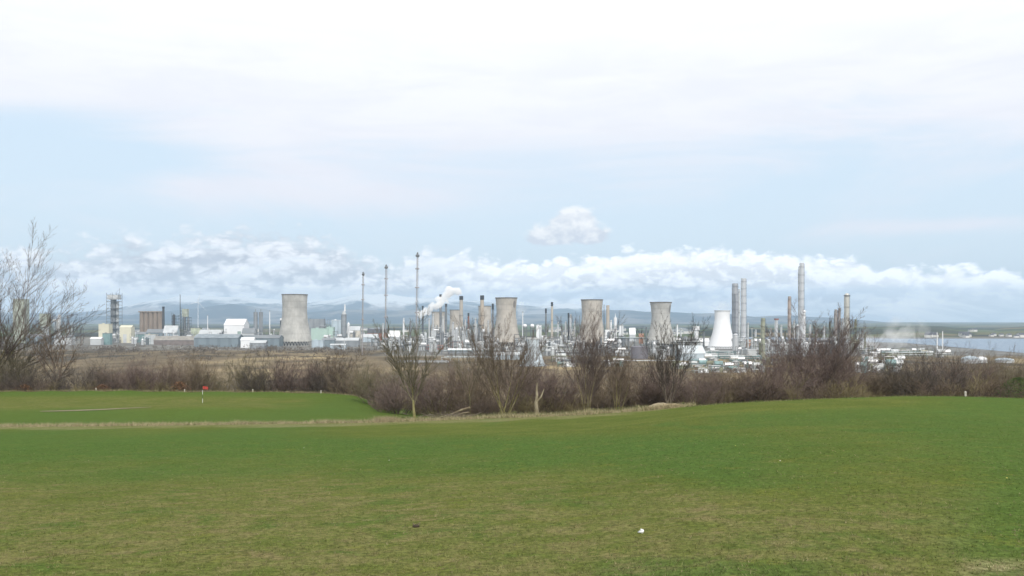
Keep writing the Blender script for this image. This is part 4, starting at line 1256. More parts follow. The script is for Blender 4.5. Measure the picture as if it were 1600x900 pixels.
def branch(mbs, rng, p, d, L, r, lev, P):
    """grow a limb; mbs[0] takes the trunk and first limbs, mbs[1] the rest"""
    seg = 6 if lev <= 1 else (5 if lev == 2 else 3)
    pts = [p.copy()]; rads = [r]; dirs = [d.copy()]
    dd = d.copy(); tip = max(P['tip'] * (1.0, 1.0, .8, .6, .5)[lev], r * (.22 if lev < P['levels'] else .5))
    for k in range(seg):
        wob = P['wob'] * (0.6 if lev == 0 else 1.0)
        dd = (dd + Vector((rng.gauss(0, wob), rng.gauss(0, wob), rng.gauss(0, wob * .6))) + Vector((0, 0, P['up'] * (P.get('up0', .25), 1.0, 1.6, 2.2, 2.6)[lev]))).normalized()
        pts.append(pts[-1] + dd * (L / seg)); dirs.append(dd.copy())
        rads.append(r + (tip - r) * ((k + 1) / seg))
    tube_path(mbs[0 if lev <= P['trunk_lev'] else 1], pts, rads, 7 if lev == 0 else (5 if lev == 1 else 3))
    if lev >= P['levels']:
        return
    nch = P['n'][lev]
    for c in range(nch):
        s = P['from'][lev] + (1 - P['from'][lev]) * (c + rng.random() * .9) / nch
        s = min(s, .99)
        i = min(seg - 1, int(s * seg)); q = s * seg - i
        pp = pts[i].lerp(pts[i + 1], q); rr = rads[i] + (rads[i + 1] - rads[i]) * q
        base = dirs[i + 1]
        ax = base.orthogonal().normalized(); az = base.cross(ax)
        th = rng.uniform(0, 2 * math.pi) if lev else (2.4 * c + rng.uniform(-.4, .4))
        side = ax * math.cos(th) + az * math.sin(th)
        ang = P['ang'][lev] * rng.uniform(.7, 1.25)
        nd = (base * math.cos(ang) + side * math.sin(ang)).normalized()
        ln = L * P['len'][lev] * rng.uniform(.65, 1.15) * (1.0 - .45 * (s - P['from'][lev]) if lev else 1.0)
        branch(mbs, rng, pp, nd, ln, max(P['tip'] * (1.0, 1.0, .8, .6, .5)[lev + 1], min(rr * .8, r * P['rad'][lev])), lev + 1, P)


TREE_P = dict(levels=4, trunk_lev=0, tip=.005, wob=.055, up=.05, n=(8, 11, 7, 4), ang=(.55, .62, .62, .65), len=(1.2, .40, .44, .5), rad=(.55, .45, .5, .5))
TREE_P['from'] = (.3, .12, .12, .12)


def bare_tree(px, D, height, label, seed, bk, tw, stems=1, P=None, name='bare_tree', spread=0.0, trunk=.42, rad=None, dirs=None, dx=0.0, cat='tree', fit=None):
    rng = random.Random(seed)
    pp = dict(TREE_P); pp.update(P or {})
    x, y, z = gpt(px, D)
    t = thing(name, label, cat, (x, y, z - .15))
    mbs = [MB(), MB()]
    L = height * trunk; r0 = rad or height * .017
    for s in range(stems):
        if dirs: d = Vector(dirs[s])
        else:
            a = 2 * math.pi * s / stems + rng.uniform(-.5, .5)
            k = spread * rng.uniform(.6, 1.2) if stems > 1 else spread
            d = Vector((math.cos(a) * k + dx, math.sin(a) * k, 1))
        p0 = Vector((rng.uniform(-.35, .35), rng.uniform(-.3, .3), 0)) * (0 if stems == 1 else 1)
        branch(mbs, rng, p0, d.normalized(), L * rng.uniform(.9, 1.1), r0 * (1 if stems == 1 else rng.uniform(.55, .8)), 0, pp)
    # bring to the wanted height
    zs = sorted(v[2] for v in mbs[1].v); zt = zs[int(len(zs) * .988)]; k = height / zt
    kx = k; sh = 0.0
    if fit:
        k = (Z(fit[2], D) - z) / zt
        xs = sorted(v[0] for v in mbs[1].v); a, b_ = xs[int(len(xs) * .018)], xs[int(len(xs) * .982) - 1]
        kx = W(fit[1] - fit[0], D) / (b_ - a)
        sh = (W((fit[0] + fit[1]) / 2 - px, D) - (a + b_) / 2 * kx) / (zt * k * .6)
    for mb in mbs:
        mb.v = [(v[0] * kx + sh * v[2] * k, v[1] * kx, v[2] * k) for v in mb.v]
    link('trunk', mbs[0], bk, t); link('crown', mbs[1], tw, t)
    return t


def bare_tree_fit(fit, *a, **k):
    return bare_tree(*a, fit=fit, **k)


TR_PURP = bark('tree_purple_brown_twigs', (.105, .080, .074), (.16, .124, .11))
TR_BROWN = bark('tree_brown_twigs', (.108, .084, .066), (.175, .136, .104))
TR_OLIVE = bark('tree_olive_twigs', (.102, .090, .060), (.155, .135, .088))
TR_DARK = bark('tree_dark_twigs', (.050, .043, .038), (.090, .075, .064))
# the big tree at the left edge: long arching limbs
bare_tree_fit((-215, 108, 368), -38, 128, 23, 'big bare tree reaching in from the left frame edge with long arching boughs', 19, BK_OLIVE, TR_PURP, 6,
              dict(n=(8, 11, 8, 4), tip=.012, up=.045, ang=(.6, .5, .5, .5)), spread=.55, trunk=.5, rad=.20)
bare_tree_fit((-50, 70, 505), 18, 130, 11, 'dense olive twigged bare tree under the big left edge tree boughs', 16, BK_OLIVE, TR_OLIVE, 4, dict(tip=.014, n=(8, 10, 7, 4)), spread=.5, trunk=.5, rad=.12)
bare_tree_fit((58, 132, 492), 93, 126, 11.2, 'dark leaning bare tree right of the big tree at the left edge', 12, BK_DARK, TR_BROWN, 1, dict(tip=.013, n=(8, 10, 7, 4)), dx=.22, trunk=.5, rad=.2)
bare_tree_fit((348, 396, 546), 370, 124, 6.6, 'pale olive sapling in the hedge right of the red flag', 13, BK_OLIVE, TW_OLIVE, 2, dict(tip=.012, n=(6, 8, 6, 4)), spread=.15, trunk=.6, rad=.07)
bare_tree_fit((402, 468, 545), 432, 125, 7.0, 'dark leaning hedge tree left of the gap with pale light', 14, BK_DARK, TR_DARK, 2, dict(tip=.012, n=(7, 9, 6, 4)), spread=.35, dx=.2, trunk=.55, rad=.11)
bare_tree_fit((484, 560, 545), 520, 124, 7.5, 'dark hedge tree with a leaning stem before the mint green building', 15, BK_OLIVE, TR_BROWN, 2, dict(tip=.012, n=(8, 9, 6, 4)), spread=.3, trunk=.5, rad=.13)
# trees along the ditch: vase shaped, forking low
V1 = {'from': (.42, .16, .15, .12), 'len': (1.55, .36, .40, .5), 'ang': (.46, .52, .5, .55), 'up': .06, 'wob': .055}
V2 = {'from': (.14, .18, .15, .12), 'len': (.95, .34, .42, .5), 'ang': (.40, .52, .52, .55), 'up': .045, 'wob': .06, 'up0': 1.6}
bare_tree_fit((596, 702, 487), 648, 70, 8.3, 'bare tree with a mossy yellow forked trunk beside the end of the straw strip', 21, BK_MOSS, TR_OLIVE, 1,
              dict(V1, tip=.010, n=(10, 14, 8, 4)), trunk=.40, rad=.14)
bare_tree_fit((708, 764, 508), 735, 78, 7.4, 'thin upright bare tree between the mossy tree and the widest tree', 22, BK_OLIVE, TR_OLIVE, 1, dict(V1, tip=.009, n=(7, 12, 7, 3)), trunk=.5, rad=.08)
bare_tree_fit((732, 850, 494), 789, 74, 7.9, 'widest spreading bare tree with several mossy stems', 23, BK_MOSS, TR_BROWN, 7, dict(V2, tip=.009, n=(6, 15, 9, 4)), spread=.60, trunk=.8, rad=.10)
bare_tree_fit((876, 960, 488), 916, 68, 7.8, 'narrow upright bare tree of many thin stems before the third cooling tower', 24, BK_OLIVE, TR_PURP, 9, dict(V2, tip=.009, n=(6, 14, 8, 4)), spread=.32, trunk=.8, rad=.06)
bare_tree_fit((938, 1000, 533), 966, 67, 5.6, 'small multi stemmed thin tree right of the upright narrow tree', 25, BK_MOSS, TR_BROWN, 6, dict(V2, tip=.0095, n=(5, 10, 7, 3)), spread=.20, trunk=.8, rad=.045)
bare_tree_fit((1000, 1092, 498), 1043, 68, 7.3, 'dark dense bare tree in front of the waisted cooling tower', 26, BK_DARK, TR_DARK, 6, dict(V2, tip=.009, n=(6, 13, 7, 4)), spread=.55, trunk=.75, rad=.075)
bare_tree_fit((1208, 1338, 488), 1262, 80, 9.6, 'broad bare tree with pale stems in front of the tallest silver stack', 33, BK_OLIVE, TR_PURP, 10, dict(V2, tip=.009, n=(7, 14, 9, 4), wob=.06), spread=.62, trunk=.75, rad=.075)
bare_tree_fit((1520, 1574, 534), 1546, 92, 7.4, 'slim bare tree standing up before the estuary near the right edge', 28, BK_OLIVE, TR_OLIVE, 2, dict(V2, tip=.008, n=(6, 9, 6, 4)), spread=.2, trunk=.6, rad=.07)
bare_tree_fit((1414, 1470, 562), 1440, 88, 6.0, 'slim thicket tree behind the dark hedge bush near the white poles', 29, BK_DARK, TR_PURP, 4, dict(V2, tip=.008, n=(6, 9, 6, 4)), spread=.3, trunk=.6, rad=.06)

# snag
x, y, z = gpt(838, 63.5)
t = thing('dead_tree', 'pale dead tree stump with a broken fork left of the upright narrow tree', 'dead tree', (x, y, z - .1))
mb = MB(); tube_path(mb, [Vector(q) for q in ((0, 0, 0), (.03, 0, .5), (-.02, .02, 1.1), (.05, 0, 1.6), (.02, 0, 2.1), (.06, 0, 2.5))], [.17, .14, .13, .10, .07, .03], 7)
link('trunk', mb, bark('pale_dead_wood', (.20, .17, .11), (.32, .28, .20)), t)
mb = MB(); tube_path(mb, [Vector(q) for q in ((.04, 0, 1.2), (.35, 0, 1.55), (.55, 0, 2.1))], [.08, .055, .03], 6)
link('limb', mb, bark('pale_dead_wood_limb', (.20, .17, .11), (.32, .28, .20)), t)

# ------------------------------------------------------------------ hedge shrubs
SHRUB_P = dict(levels=3, trunk_lev=0, tip=.0065, wob=.13, up=.04, n=(9, 7, 5), ang=(.6, .65, .7), len=(.62, .55, .55), rad=(.5, .5, .5))
SHRUB_P['from'] = (.12, .1, .1)


def shrub_mesh(seed, stems, h, spread, P=None):
    rng = random.Random(seed); pp = dict(SHRUB_P); pp.update(P or {})
    mbs = [MB(), MB()]
    for s in range(stems):
        a = rng.uniform(0, 2 * math.pi); k = spread * math.sqrt(rng.random())
        d = Vector((math.cos(a) * k, math.sin(a) * k, 1)).normalized()
        p0 = Vector((math.cos(a) * k * 1.1, math.sin(a) * k * 1.1, 0))
        branch(mbs, rng, p0, d, h * rng.uniform(.55, .95), .03, 0, pp)
    return mbs


SV = []
for k, (stems, spread) in enumerate([(22, .75), (26, 1.0), (18, .55), (24, .9)]):
    a, c = shrub_mesh(100 + k, stems, 4.0, spread)
    SV.append((a.mesh('stems'), c.mesh('twigs')))


def shrub(px, D, h, w, var, label, bk, tw, seed):
    x, y, z = gpt(px, D)
    t = thing('shrub', label, 'shrub', (x, y, z - .2), 'bare hedge shrubs')
    t.rotation_euler = (0, 0, seed * 1.37)
    A, B = SV[var]
    key = (var, bk.name, tw.name)
    for nm, me, mm in (('stems', A, bk), ('twigs', B, tw)):
        me2 = me
        kk = (nm, var, mm.name)
        if kk not in SHC:
            me2 = me.copy(); me2.materials.clear(); me2.materials.append(mm); SHC[kk] = me2
        o = bpy.data.objects.new(nm, SHC[kk]); COL.objects.link(o); o.parent = t
    t.scale = (w / 5.0, w / 5.0, h / 4.0)
    return t


SHC = {}
SH = [
 (10, 127, 6.2, 8, 0, 'brown shrub under the lowest bough of the big left edge tree', TW_OLIVE),
 (52, 126, 5.2, 7, 1, 'dark shrub between the big left edge tree and the dark leaning tree', TW_DARK),
 (128, 125, 5.0, 7, 1, 'dark dense shrub right of the dark leaning tree, behind the first white post', TW_DARK),
 (170, 126, 4.6, 6.5, 2, 'brown shrub right of the first white post', TW_BROWN),
 (212, 125, 4.8, 7, 3, 'dark rounded shrub midway between the first white post and the flag', TW_PURP),
 (255, 125, 5.4, 7, 1, 'reddish brown shrub left of the second white post', TW_PURP),
 (298, 124, 5.6, 6.5, 0, 'tall brown shrub behind the second white post, left of the flag', TW_BROWN),
 (335, 126, 4.2, 5, 2, 'pale thin shrub just right of the red flag', TW_OLIVE),
 (392, 125, 4.4, 5, 2, 'pale olive shrub behind the third white post', TW_OLIVE),
 (412, 124, 5.0, 6, 1, 'very dark shrub right of the third white post', TW_DARK),
 (462, 124, 5.4, 7, 0, 'pinkish brown shrub below the lone cooling tower', TW_PURP),
 (500, 123, 4.4, 6, 3, 'dark shrub behind the fourth white post', TW_DARK),
 (548, 123, 5.0, 7, 1, 'dark brown shrub where the far green starts to fall', TW_BROWN),
 (585, 110, 4.6, 6, 0, 'olive dark shrub behind the fifth white post', TW_OLIVE),
 (622, 98, 4.0, 6, 3, 'purple brown shrub behind the mossy trunk, on its left', TW_PURP),
 (690, 92, 4.9, 6.2, 1, 'purple brown shrub between the mossy tree and the fallen logs', TW_PURP),
 (742, 90, 4.7, 5.5, 3, 'dull brown shrub behind the fallen logs', TW_BROWN),
 (822, 84, 4.3, 5, 0, 'purple shrub left of the dead stump, below the pale blue tower', TW_PURP),
 (866, 80, 4.2, 5, 1, 'purple brown shrub between the dead stump and the upright narrow tree', TW_PURP),
 (945, 78, 4.0, 4.6, 3, 'brown shrub between the upright narrow tree and the small thin tree', TW_BROWN),
 (1003, 78, 4.1, 5, 1, 'dark purple shrub left of the straw mound', TW_PURP),
 (1086, 74, 2.9, 5, 0, 'pinkish twiggy shrub right of the straw mound', TW_PURP),
 (1128, 76, 3.0, 5, 2, 'brown shrub below the white cooling tower', TW_BROWN),
 (1172, 77, 3.0, 5.2, 1, 'brown shrub below the ringed column', TW_PURP),
 (1212, 78, 4.6, 5.6, 3, 'dense purple shrub at the left side of the broad bare tree', TW_PURP),
 (1310, 80, 5.4, 6, 0, 'dense purple shrub at the right side of the broad bare tree', TW_PURP),
 (1352, 80, 2.9, 5, 2, 'greyish thin shrub below the grey steam cloud', TW_BROWN),
 (1395, 82, 3.2, 5, 3, 'dark shrub right of the greyish thin shrub', TW_OLIVE),
 (1440, 80, 4.6, 6.4, 1, 'largest dark hedge shrub, below the two thin white poles', TW_DARK),
 (1488, 82, 4.2, 5.6, 0, 'brown shrub left of the white domed stores', TW_PURP),
 (1524, 84, 4.2, 5, 3, 'brown shrub behind the last white post', TW_BROWN),
 (1570, 84, 4.3, 5.4, 2, 'greenish brown shrub left of the evergreen bush', TW_OLIVE),
 (1612, 86, 4.6, 6, 1, 'brown shrub cut by the right frame edge', TW_PURP),
]
for k, (px, D, h, w, v, lb, tw) in enumerate(SH):
    shrub(px, D, h, w, v, lb, BK_DARK if k % 3 else BK_OLIVE, tw, k)

# undergrowth: low thicket filling the hedge line, brambles and dead bracken
def undergrowth():
    rng = random.Random(77)
    mb = MB()
    _, c = shrub_mesh(300, 9, 2.0, .8, dict(levels=2, n=(9, 8), tip=.008))
    a2, c2 = shrub_mesh(301, 9, 2.0, .9, dict(levels=2, n=(9, 8), tip=.008))
    src = [np.array(c.v), np.array(c2.v)]; fs = [c.f, c2.f]
    V = []; Fc = []; off = 0
    for k in range(420):
        px = rng.uniform(-80, 1680)
        if px < 600: D = rng.uniform(120.5, 150); s = rng.uniform(.9, 1.7)
        elif px < 1080: D = rng.uniform(76, 120); s = rng.uniform(.6, 1.2)
        else: D = rng.uniform(70, 110); s = rng.uniform(.6, 1.25) * (.7 if 1330 < px < 1425 or 1075 < px < 1190 else 1)
        if 560 < px < 680 and D < 95: continue
        x, y, z = gpt(px, D); j = k % 2
        a = rng.uniform(0, 6.28); v = src[j]
        ca, sa = math.cos(a) * s, math.sin(a) * s
        w = np.stack([v[:, 0] * ca - v[:, 1] * sa + x, v[:, 0] * sa + v[:, 1] * ca + y, v[:, 2] * s * .85 + z - .2], 1)
        V.append(w); Fc.extend([tuple(i + off for i in f) for f in fs[j]]); off += len(v)
    me = bpy.data.meshes.new('undergrowth'); me.from_pydata(np.concatenate(V).tolist(), [], Fc)
    m, t, b = new_mat('undergrowth_twigs')
    P = t.n('ShaderNodeNewGeometry').outputs['Position']
    n = t.noise(P, .25, 4, .6); n2 = t.noise(P, .11, 2, .5)
    cc = t.mix(t.sm(n, .4, .6), (.084, .065, .053), (.148, .112, .090))
    cc = t.mix(t.sm(n2, .51, .62), cc, (.19, .16, .09))
    t.put(b.inputs['Base Color'], cc); b.inputs['Roughness'].default_value = 1; b.inputs['Specular IOR Level'].default_value = .1
    o = link('undergrowth', me, m); struct(o, 'stuff'); o['label'] = 'tangled bare brambles and twigs along the foot of the hedge'


undergrowth()


# evergreen bush at the right edge, dead bracken clumps
def leaf_bush(px, D, h, w, label, m, seed, n=2600, cat='bush', name='evergreen_bush', leaf=.09):
    rng = random.Random(seed); x, y, z = gpt(px, D)
    t = thing(name, label, cat, (x, y, z - .1))
    mb = MB()
    for k in range(n):
        a = rng.uniform(0, 6.28); u = rng.random() ** .5; q = rng.random() ** .8
        lump = 1 + .28 * math.sin(3 * a + 4 * q) + .16 * math.sin(7 * a + 9 * q)
        r = w / 2 * u * lump * math.sqrt(max(0.03, 1 - (q * 1.0) ** 2.2))
        c = Vector((r * math.cos(a), r * math.sin(a), h * q))
        d = Vector((rng.gauss(0, 1), rng.gauss(0, 1), rng.gauss(.4, 1))).normalized(); e = d.orthogonal().normalized(); L = leaf * rng.uniform(.6, 1.5)
        mb.add([tuple(c), tuple(c + d * L * .5 + e * L * .28), tuple(c + d * L), tuple(c + d * L * .5 - e * L * .28)], [(0, 1, 2, 3)])
    link('leaves' if name != 'dead_bracken' else 'fronds', mb, m, t)
    mb = MB()
    for k in range(6):
        a = k * 1.05; tube_path(mb, [Vector((0, 0, 0)), Vector((w * .12 * math.cos(a), w * .12 * math.sin(a), h * .35)), Vector((w * .3 * math.cos(a), w * .3 * math.sin(a), h * .75))], [.04, .03, .012], 4)
    link('stems', mb, BK_DARK, t)
    return t


EVG = bark('evergreen_leaf', (.028, .045, .012), (.070, .095, .022), .6)
BRK = bark('dead_bracken', (.12, .068, .042), (.18, .105, .062))
leaf_bush(1592, 68, 1.7, 3.0, 'dark green evergreen bush at the right frame edge', EVG, 3)
leaf_bush(38, 121, 1.6, 2.6, 'rust coloured bracken clump under the big left edge tree', BRK, 4, 700, 'bracken', 'dead_bracken', .16)
leaf_bush(160, 121, 1.5, 3.0, 'rust coloured bracken clump right of the first white post', BRK, 5, 700, 'bracken', 'dead_bracken', .16)
leaf_bush(282, 120.5, 1.9, 2.6, 'rust coloured bracken clump just left of the second white post', BRK, 6, 700, 'bracken', 'dead_bracken', .16)

# scrub on the plain: dark thickets that read as masses
def plain_scrub():
    rng = random.Random(9); V = []; Fc = []
    for k in range(1160):
        u = rng.random() if k < 620 else 1.0
        if u < .42: px = rng.gauss(rng.choice([180, 320, 440, 520, 60, 250]), 40); D = rng.uniform(960, 1480) if px < 600 else rng.uniform(850, 960)
        elif u < .7: px = rng.uniform(-50, 1000); D = rng.uniform(1050, 1300) if px < 620 else rng.uniform(820, 950)
        elif u < .85: px = rng.uniform(600, 1650); D = rng.uniform(700, 900)
        else: px = rng.uniform(-50, 1120); D = rng.uniform(2000, 3600)
        if k >= 980: px = rng.choice([rng.gauss(318, 16), rng.gauss(425, 22), rng.gauss(180, 18), rng.gauss(520, 25), rng.uniform(130, 620)]); D = rng.uniform(1180, 1340)
        if px > 1300 and D > 1000: continue
        h = rng.uniform(1.5, 4.6) * (1.5 if k >= 980 else 1); w = h * rng.uniform(.7, 1.8)
        if D > 2000: h *= 1.3; w *= 3
        x = X(px, D); z = ground(x, D)
        for q in range(20):
            c = Vector((x + rng.gauss(0, w * .5), D + rng.gauss(0, w * .5), z + h * rng.random() ** 1.3))
            d = Vector((rng.gauss(0, .7), rng.gauss(0, .7), 1)).normalized(); e = d.orthogonal().normalized(); L = h * rng.uniform(.2, .5)
            b0 = len(V); V += [tuple(c + e * L * .25), tuple(c - e * L * .25), tuple(c + d * L)]; Fc.append((b0, b0 + 1, b0 + 2))
    me = bpy.data.meshes.new('undergrowth'); me.from_pydata(V, [], Fc)
    o = link('undergrowth', me, bark('plain_scrub_twigs', (.075, .060, .046), (.14, .11, .08)))
    struct(o, 'stuff'); o['label'] = 'dark bare scrub scattered over the plain'


plain_scrub()

# ------------------------------------------------------------------ grass blades
def blades(name, pts, hs, ws, tints, m, label, lean=.5, seed=1, per=3):
    """one mesh of grass tufts; pts (n,3)"""
    rg = np.random.default_rng(seed); n = len(pts)
    pts = np.repeat(pts, per, 0); hs = np.repeat(hs, per); ws = np.repeat(ws, per); tints = np.repeat(tints, per, 0)
    N = n * per
    a = rg.uniform(0, 2 * np.pi, N); spread = hs[:, None] * rg.normal(0, .45, (N, 3)); spread[:, 2] = 0
    base = pts + spread * .6
    l = hs * lean * rg.uniform(.2, 1.3, N); b = rg.uniform(0, 2 * np.pi, N)
    tip = base + np.stack([np.cos(b) * l, np.sin(b) * l, hs * rg.uniform(.6, 1.2, N)], 1)
    s = np.stack([np.cos(a), np.sin(a), np.zeros(N)], 1) * ws[:, None]
    V = np.empty((N, 3, 3)); V[:, 0] = base - s; V[:, 1] = base + s; V[:, 2] = tip
    V = V.reshape(-1, 3)
    me = bpy.data.meshes.new(name); me.vertices.add(len(V)); me.vertices.foreach_set('co', V.ravel())
    me.loops.add(len(V)); me.loops.foreach_set('vertex_index', np.arange(len(V), dtype=np.int32))
    me.polygons.add(N); me.polygons.foreach_set('loop_start', np.arange(0, len(V), 3, dtype=np.int32))
    me.update(); me.validate()
    ca = me.color_attributes.new('tint', 'FLOAT_COLOR', 'POINT')
    T = np.ones((N, 3, 4), dtype=np.float32); T[:, :, :3] = tints[:, None, :]
    ca.data.foreach_set('color', T.ravel())
    o = link(name, me, m); struct(o, 'stuff'); o['label'] = label
    return o


m, t, b = new_mat('grass_blade')
t.put(b.inputs['Base Color'], t.n('ShaderNodeAttribute', attribute_name='tint').outputs['Color'])
b.inputs['Roughness'].default_value = .7; b.inputs['Specular IOR Level'].default_value = .2
GB = m


def lawn():
    rng = random.Random(4); pts = []; hs = []; ws = []; tn = []
    n = 60000
    for k in range(n):
        a = rng.uniform(R(-33), R(33)); r = 7.2 + (38 - 7.2) * rng.random() ** 1.5
        x = r * math.sin(a); y = r * math.cos(a)
        d, l, s = zone(x, y, r)
        d = min(1, max(0, d + rng.gauss(0, .22))); l = min(1, max(0, l + rng.gauss(0, .15)))
        c = np.array((.098, .124, .024)) * (1 - d) + np.array((.148, .154, .050)) * d
        pt = mnoise.noise((x * 1.1, y * 1.1, 4.0)) + .6 * mnoise.noise((x * 2.6, y * 2.6, 14.0))
        if pt > .35 and r < 30: c = c * .4 + np.array((.215, .17, .09)) * .6
        elif pt < -.35: c = c * .45 + np.array((.068, .122, .02)) * .55
        c = c * (1 - l) + np.array((.064, .114, .024)) * l
        if rng.random() < .07 + .30 * s: c = np.array((.25, .215, .115))
        pts.append((x, y, ground(x, y) - .004)); hs.append(rng.uniform(.016, .036)); ws.append(rng.uniform(.0022, .0045)); tn.append(c * rng.uniform(.6, 1.4))
    blades('grass', np.array(pts), np.array(hs), np.array(ws), np.array(tn), GB, 'short patchy fairway grass', 1.0, 3, 3)


lawn()


def fringe():
    rng = random.Random(8); pts = []; hs = []; ws = []; tn = []
    for k in range(15000):
        px = rng.uniform(-60, 1085)
        de = lerp_table(EDGE_D, px)
        wd = 1.9 if px < 250 else 1.2
        D = de + rng.gauss(.5, wd * .5)
        n = .5 + .5 * mnoise.noise((X(px, D) * .5, D * .5, 2.0))
        if rng.random() > .25 + n: continue
        x, y, z = gpt(px, D)
        h = rng.uniform(.12, .34) * (.6 + .8 * n)
        if px > 900: h *= 1.15
        pts.append((x, y, z - .02)); hs.append(h); ws.append(rng.uniform(.008, .016))
        tn.append(np.array((.36, .31, .185)) * rng.uniform(.7, 1.2) if rng.random() < .8 else np.array((.13, .15, .05)))
    for k in range(4500):     # far rim
        px = rng.uniform(-60, 600); D = rng.uniform(117.6, 119.6); x, y, z = gpt(px, D)
        n = .5 + .5 * mnoise.noise((x * .3, 1.0, 2.0))
        if rng.random() > .3 + n: continue
        pts.append((x, y, z - .02)); hs.append(rng.uniform(.12, .38)); ws.append(rng.uniform(.01, .02)); tn.append(np.array((.25, .23, .12)) * rng.uniform(.6, 1.2))
    for k in range(3200):     # rough in the ditch
        px = rng.uniform(600, 1060); D = rng.uniform(64, 80); x, y, z = gpt(px, D)
        pts.append((x, y, z - .02)); hs.append(rng.uniform(.12, .4)); ws.append(rng.uniform(.008, .018))
        tn.append(np.array((.24, .20, .12)) * rng.uniform(.5, 1.2) if rng.random() < .6 else np.array((.08, .10, .03)))
    for k in range(1500):     # straw tuft by the mossy tree and the straw mound
        if k < 700: px = rng.gauss(602, 9); D = 63.5 + rng.gauss(0, .8); hh = .55
        else: px = rng.gauss(1040, 12); D = 58.6 + rng.gauss(0, .4); hh = .34
        x, y, z = gpt(px, D)
        pts.append((x, y, z)); hs.append(rng.uniform(.5, 1) * hh); ws.append(rng.uniform(.008, .016)); tn.append(np.array((.34, .28, .17)) * rng.uniform(.6, 1.2))
    for k in range(5200):
        px = rng.uniform(1070, 1680); de = lerp_table(EDGE_D, px); x, y, z = gpt(px, de + rng.gauss(.6, 1.0))
        n = .5 + .5 * mnoise.noise((x * .6, y * .6, 12.0))
        if rng.random() > .2 + n: continue
        pts.append((x, y, z - .02)); hs.append(rng.uniform(.04, .15) * (.5 + n)); ws.append(rng.uniform(.006, .012))
        tn.append(np.array((.085, .115, .03)) * rng.uniform(.6, 1.2) if rng.random() < .75 else np.array((.26, .23, .13)))
    blades('grass', np.array(pts), np.array(hs), np.array(ws), np.array(tn), GB, 'long straw coloured rough grass along the fairway edge', .8, 6, 3)


fringe()

# straw mound
x, y, z = gpt(1040, 59.4)
mb = MB(); pr = []
for k in range(9):
    q = k / 8; pr.append((max(.01, 1.35 * math.cos(q * math.pi / 2) ** .8), .42 * math.sin(q * math.pi / 2)))
mb.lathe(pr, 24); mb.v = [(v[0] * (1 + .25 * mnoise.noise((v[0], v[1], 3))), v[1], v[2] * (1 + .5 * mnoise.noise((v[0] * 1.7, v[1] * 1.7, 8)))) for v in mb.v]
o = link('straw_mound', mb, mat('dead_straw', (.33, .27, .17), .95, var=.35, scale=4, bump=.6), None, (x, y, z - .08), smooth=True)
tag(o, 'low mound of dead straw at the fairway edge before the waisted cooling tower', 'mound')

# bunker sand
m = mat('bunker_sand', (.23, .20, .13), .95, var=.2, scale=1.2, spec=.1)
mb = MB(); top = []; bot = []
for k in range(45):
    px = 62 + (237 - 62) * k / 44; s = math.sin(math.pi * min(1, (k + .01) / 44)) ** .5
    c = 90.0 + 3.2 * k / 44
    top.append(gpt(px, c + .55 * s)); bot.append(gpt(px, c - .6 * s))
V = [(a, b_, c + .035) for a, b_, c in bot] + [(a, b_, c + .06) for a, b_, c in top]
mb.add(V, [(k, k + 1, 45 + k + 1, 45 + k) for k in range(44)])
o = link('sand_bunker', mb, m); struct(o); o['label'] = 'pale sand bunker cut into the far green'

# flag
x, y, z = gpt(316.5, 105)
t = thing('golf_flag', 'red golf flag on a white banded pin on the far green', 'flag', (x, y, z))
for k in range(4):
    mb = MB(); mb.cyl(0, 0, .5 * k, .5 * (k + 1), .022, 8)
    link('pin', mb, WHITE if k % 2 == 0 else mat('dark_green_band', (.05, .09, .05), .6), t)
mb = MB(); nx = 10
for th in (0, .012):
    for j in (0, 1):
        for k in range(nx + 1):
            mb.v.append((.02 + .62 * k / nx, .06 * math.sin(k * .9) + th, 1.98 - .36 * j - .10 * (k / nx) ** 2 + (.05 * j * k / nx)))
n_ = nx + 1
for s in (0, 2 * n_):
    for k in range(nx): mb.f.append((s + k, s + k + 1, s + n_ + k + 1, s + n_ + k))
for k in range(nx):
    mb.f.append((k, k + 1, 2 * n_ + k + 1, 2 * n_ + k)); mb.f.append((n_ + k, n_ + k + 1, 3 * n_ + k + 1, 3 * n_ + k))
link('banner', mb, mat('red_cloth', (.42, .06, .05), .8, var=.1), t)

# white marker posts
for px, D, h, lb in [(150, 119.2, .62, 'first white marker post from the left, before the hedge'), (288.5, 119.2, .55, 'white marker post left of the red flag'),
                     (395, 119.2, .55, 'white marker post between the flag and the lone cooling tower'), (501.5, 117.5, .34, 'stub of a white marker post on the brow of the far green'),
                     (592.5, 114, .75, 'white marker post left of the mossy trunked tree'), (1508.5, 66.6, .42, 'white marker post on the brow near the right edge')]:
    x, y, z = gpt(px, D)
    t = thing('marker_post', lb, 'post', (x, y, z), 'white boundary posts')
    mb = MB(); mb.lathe([(.075, -.1), (.075, h - .04), (.05, h)], 10); link('post', mb, mat('pale_post_paint', (.50, .48, .42), .7, var=.15, scale=3), t)
    mb = MB(); mb.lathe([(.08, h * .55), (.08, h * .72)], 10); link('band', mb, mat('post_band', (.38, .36, .31), .8), t)

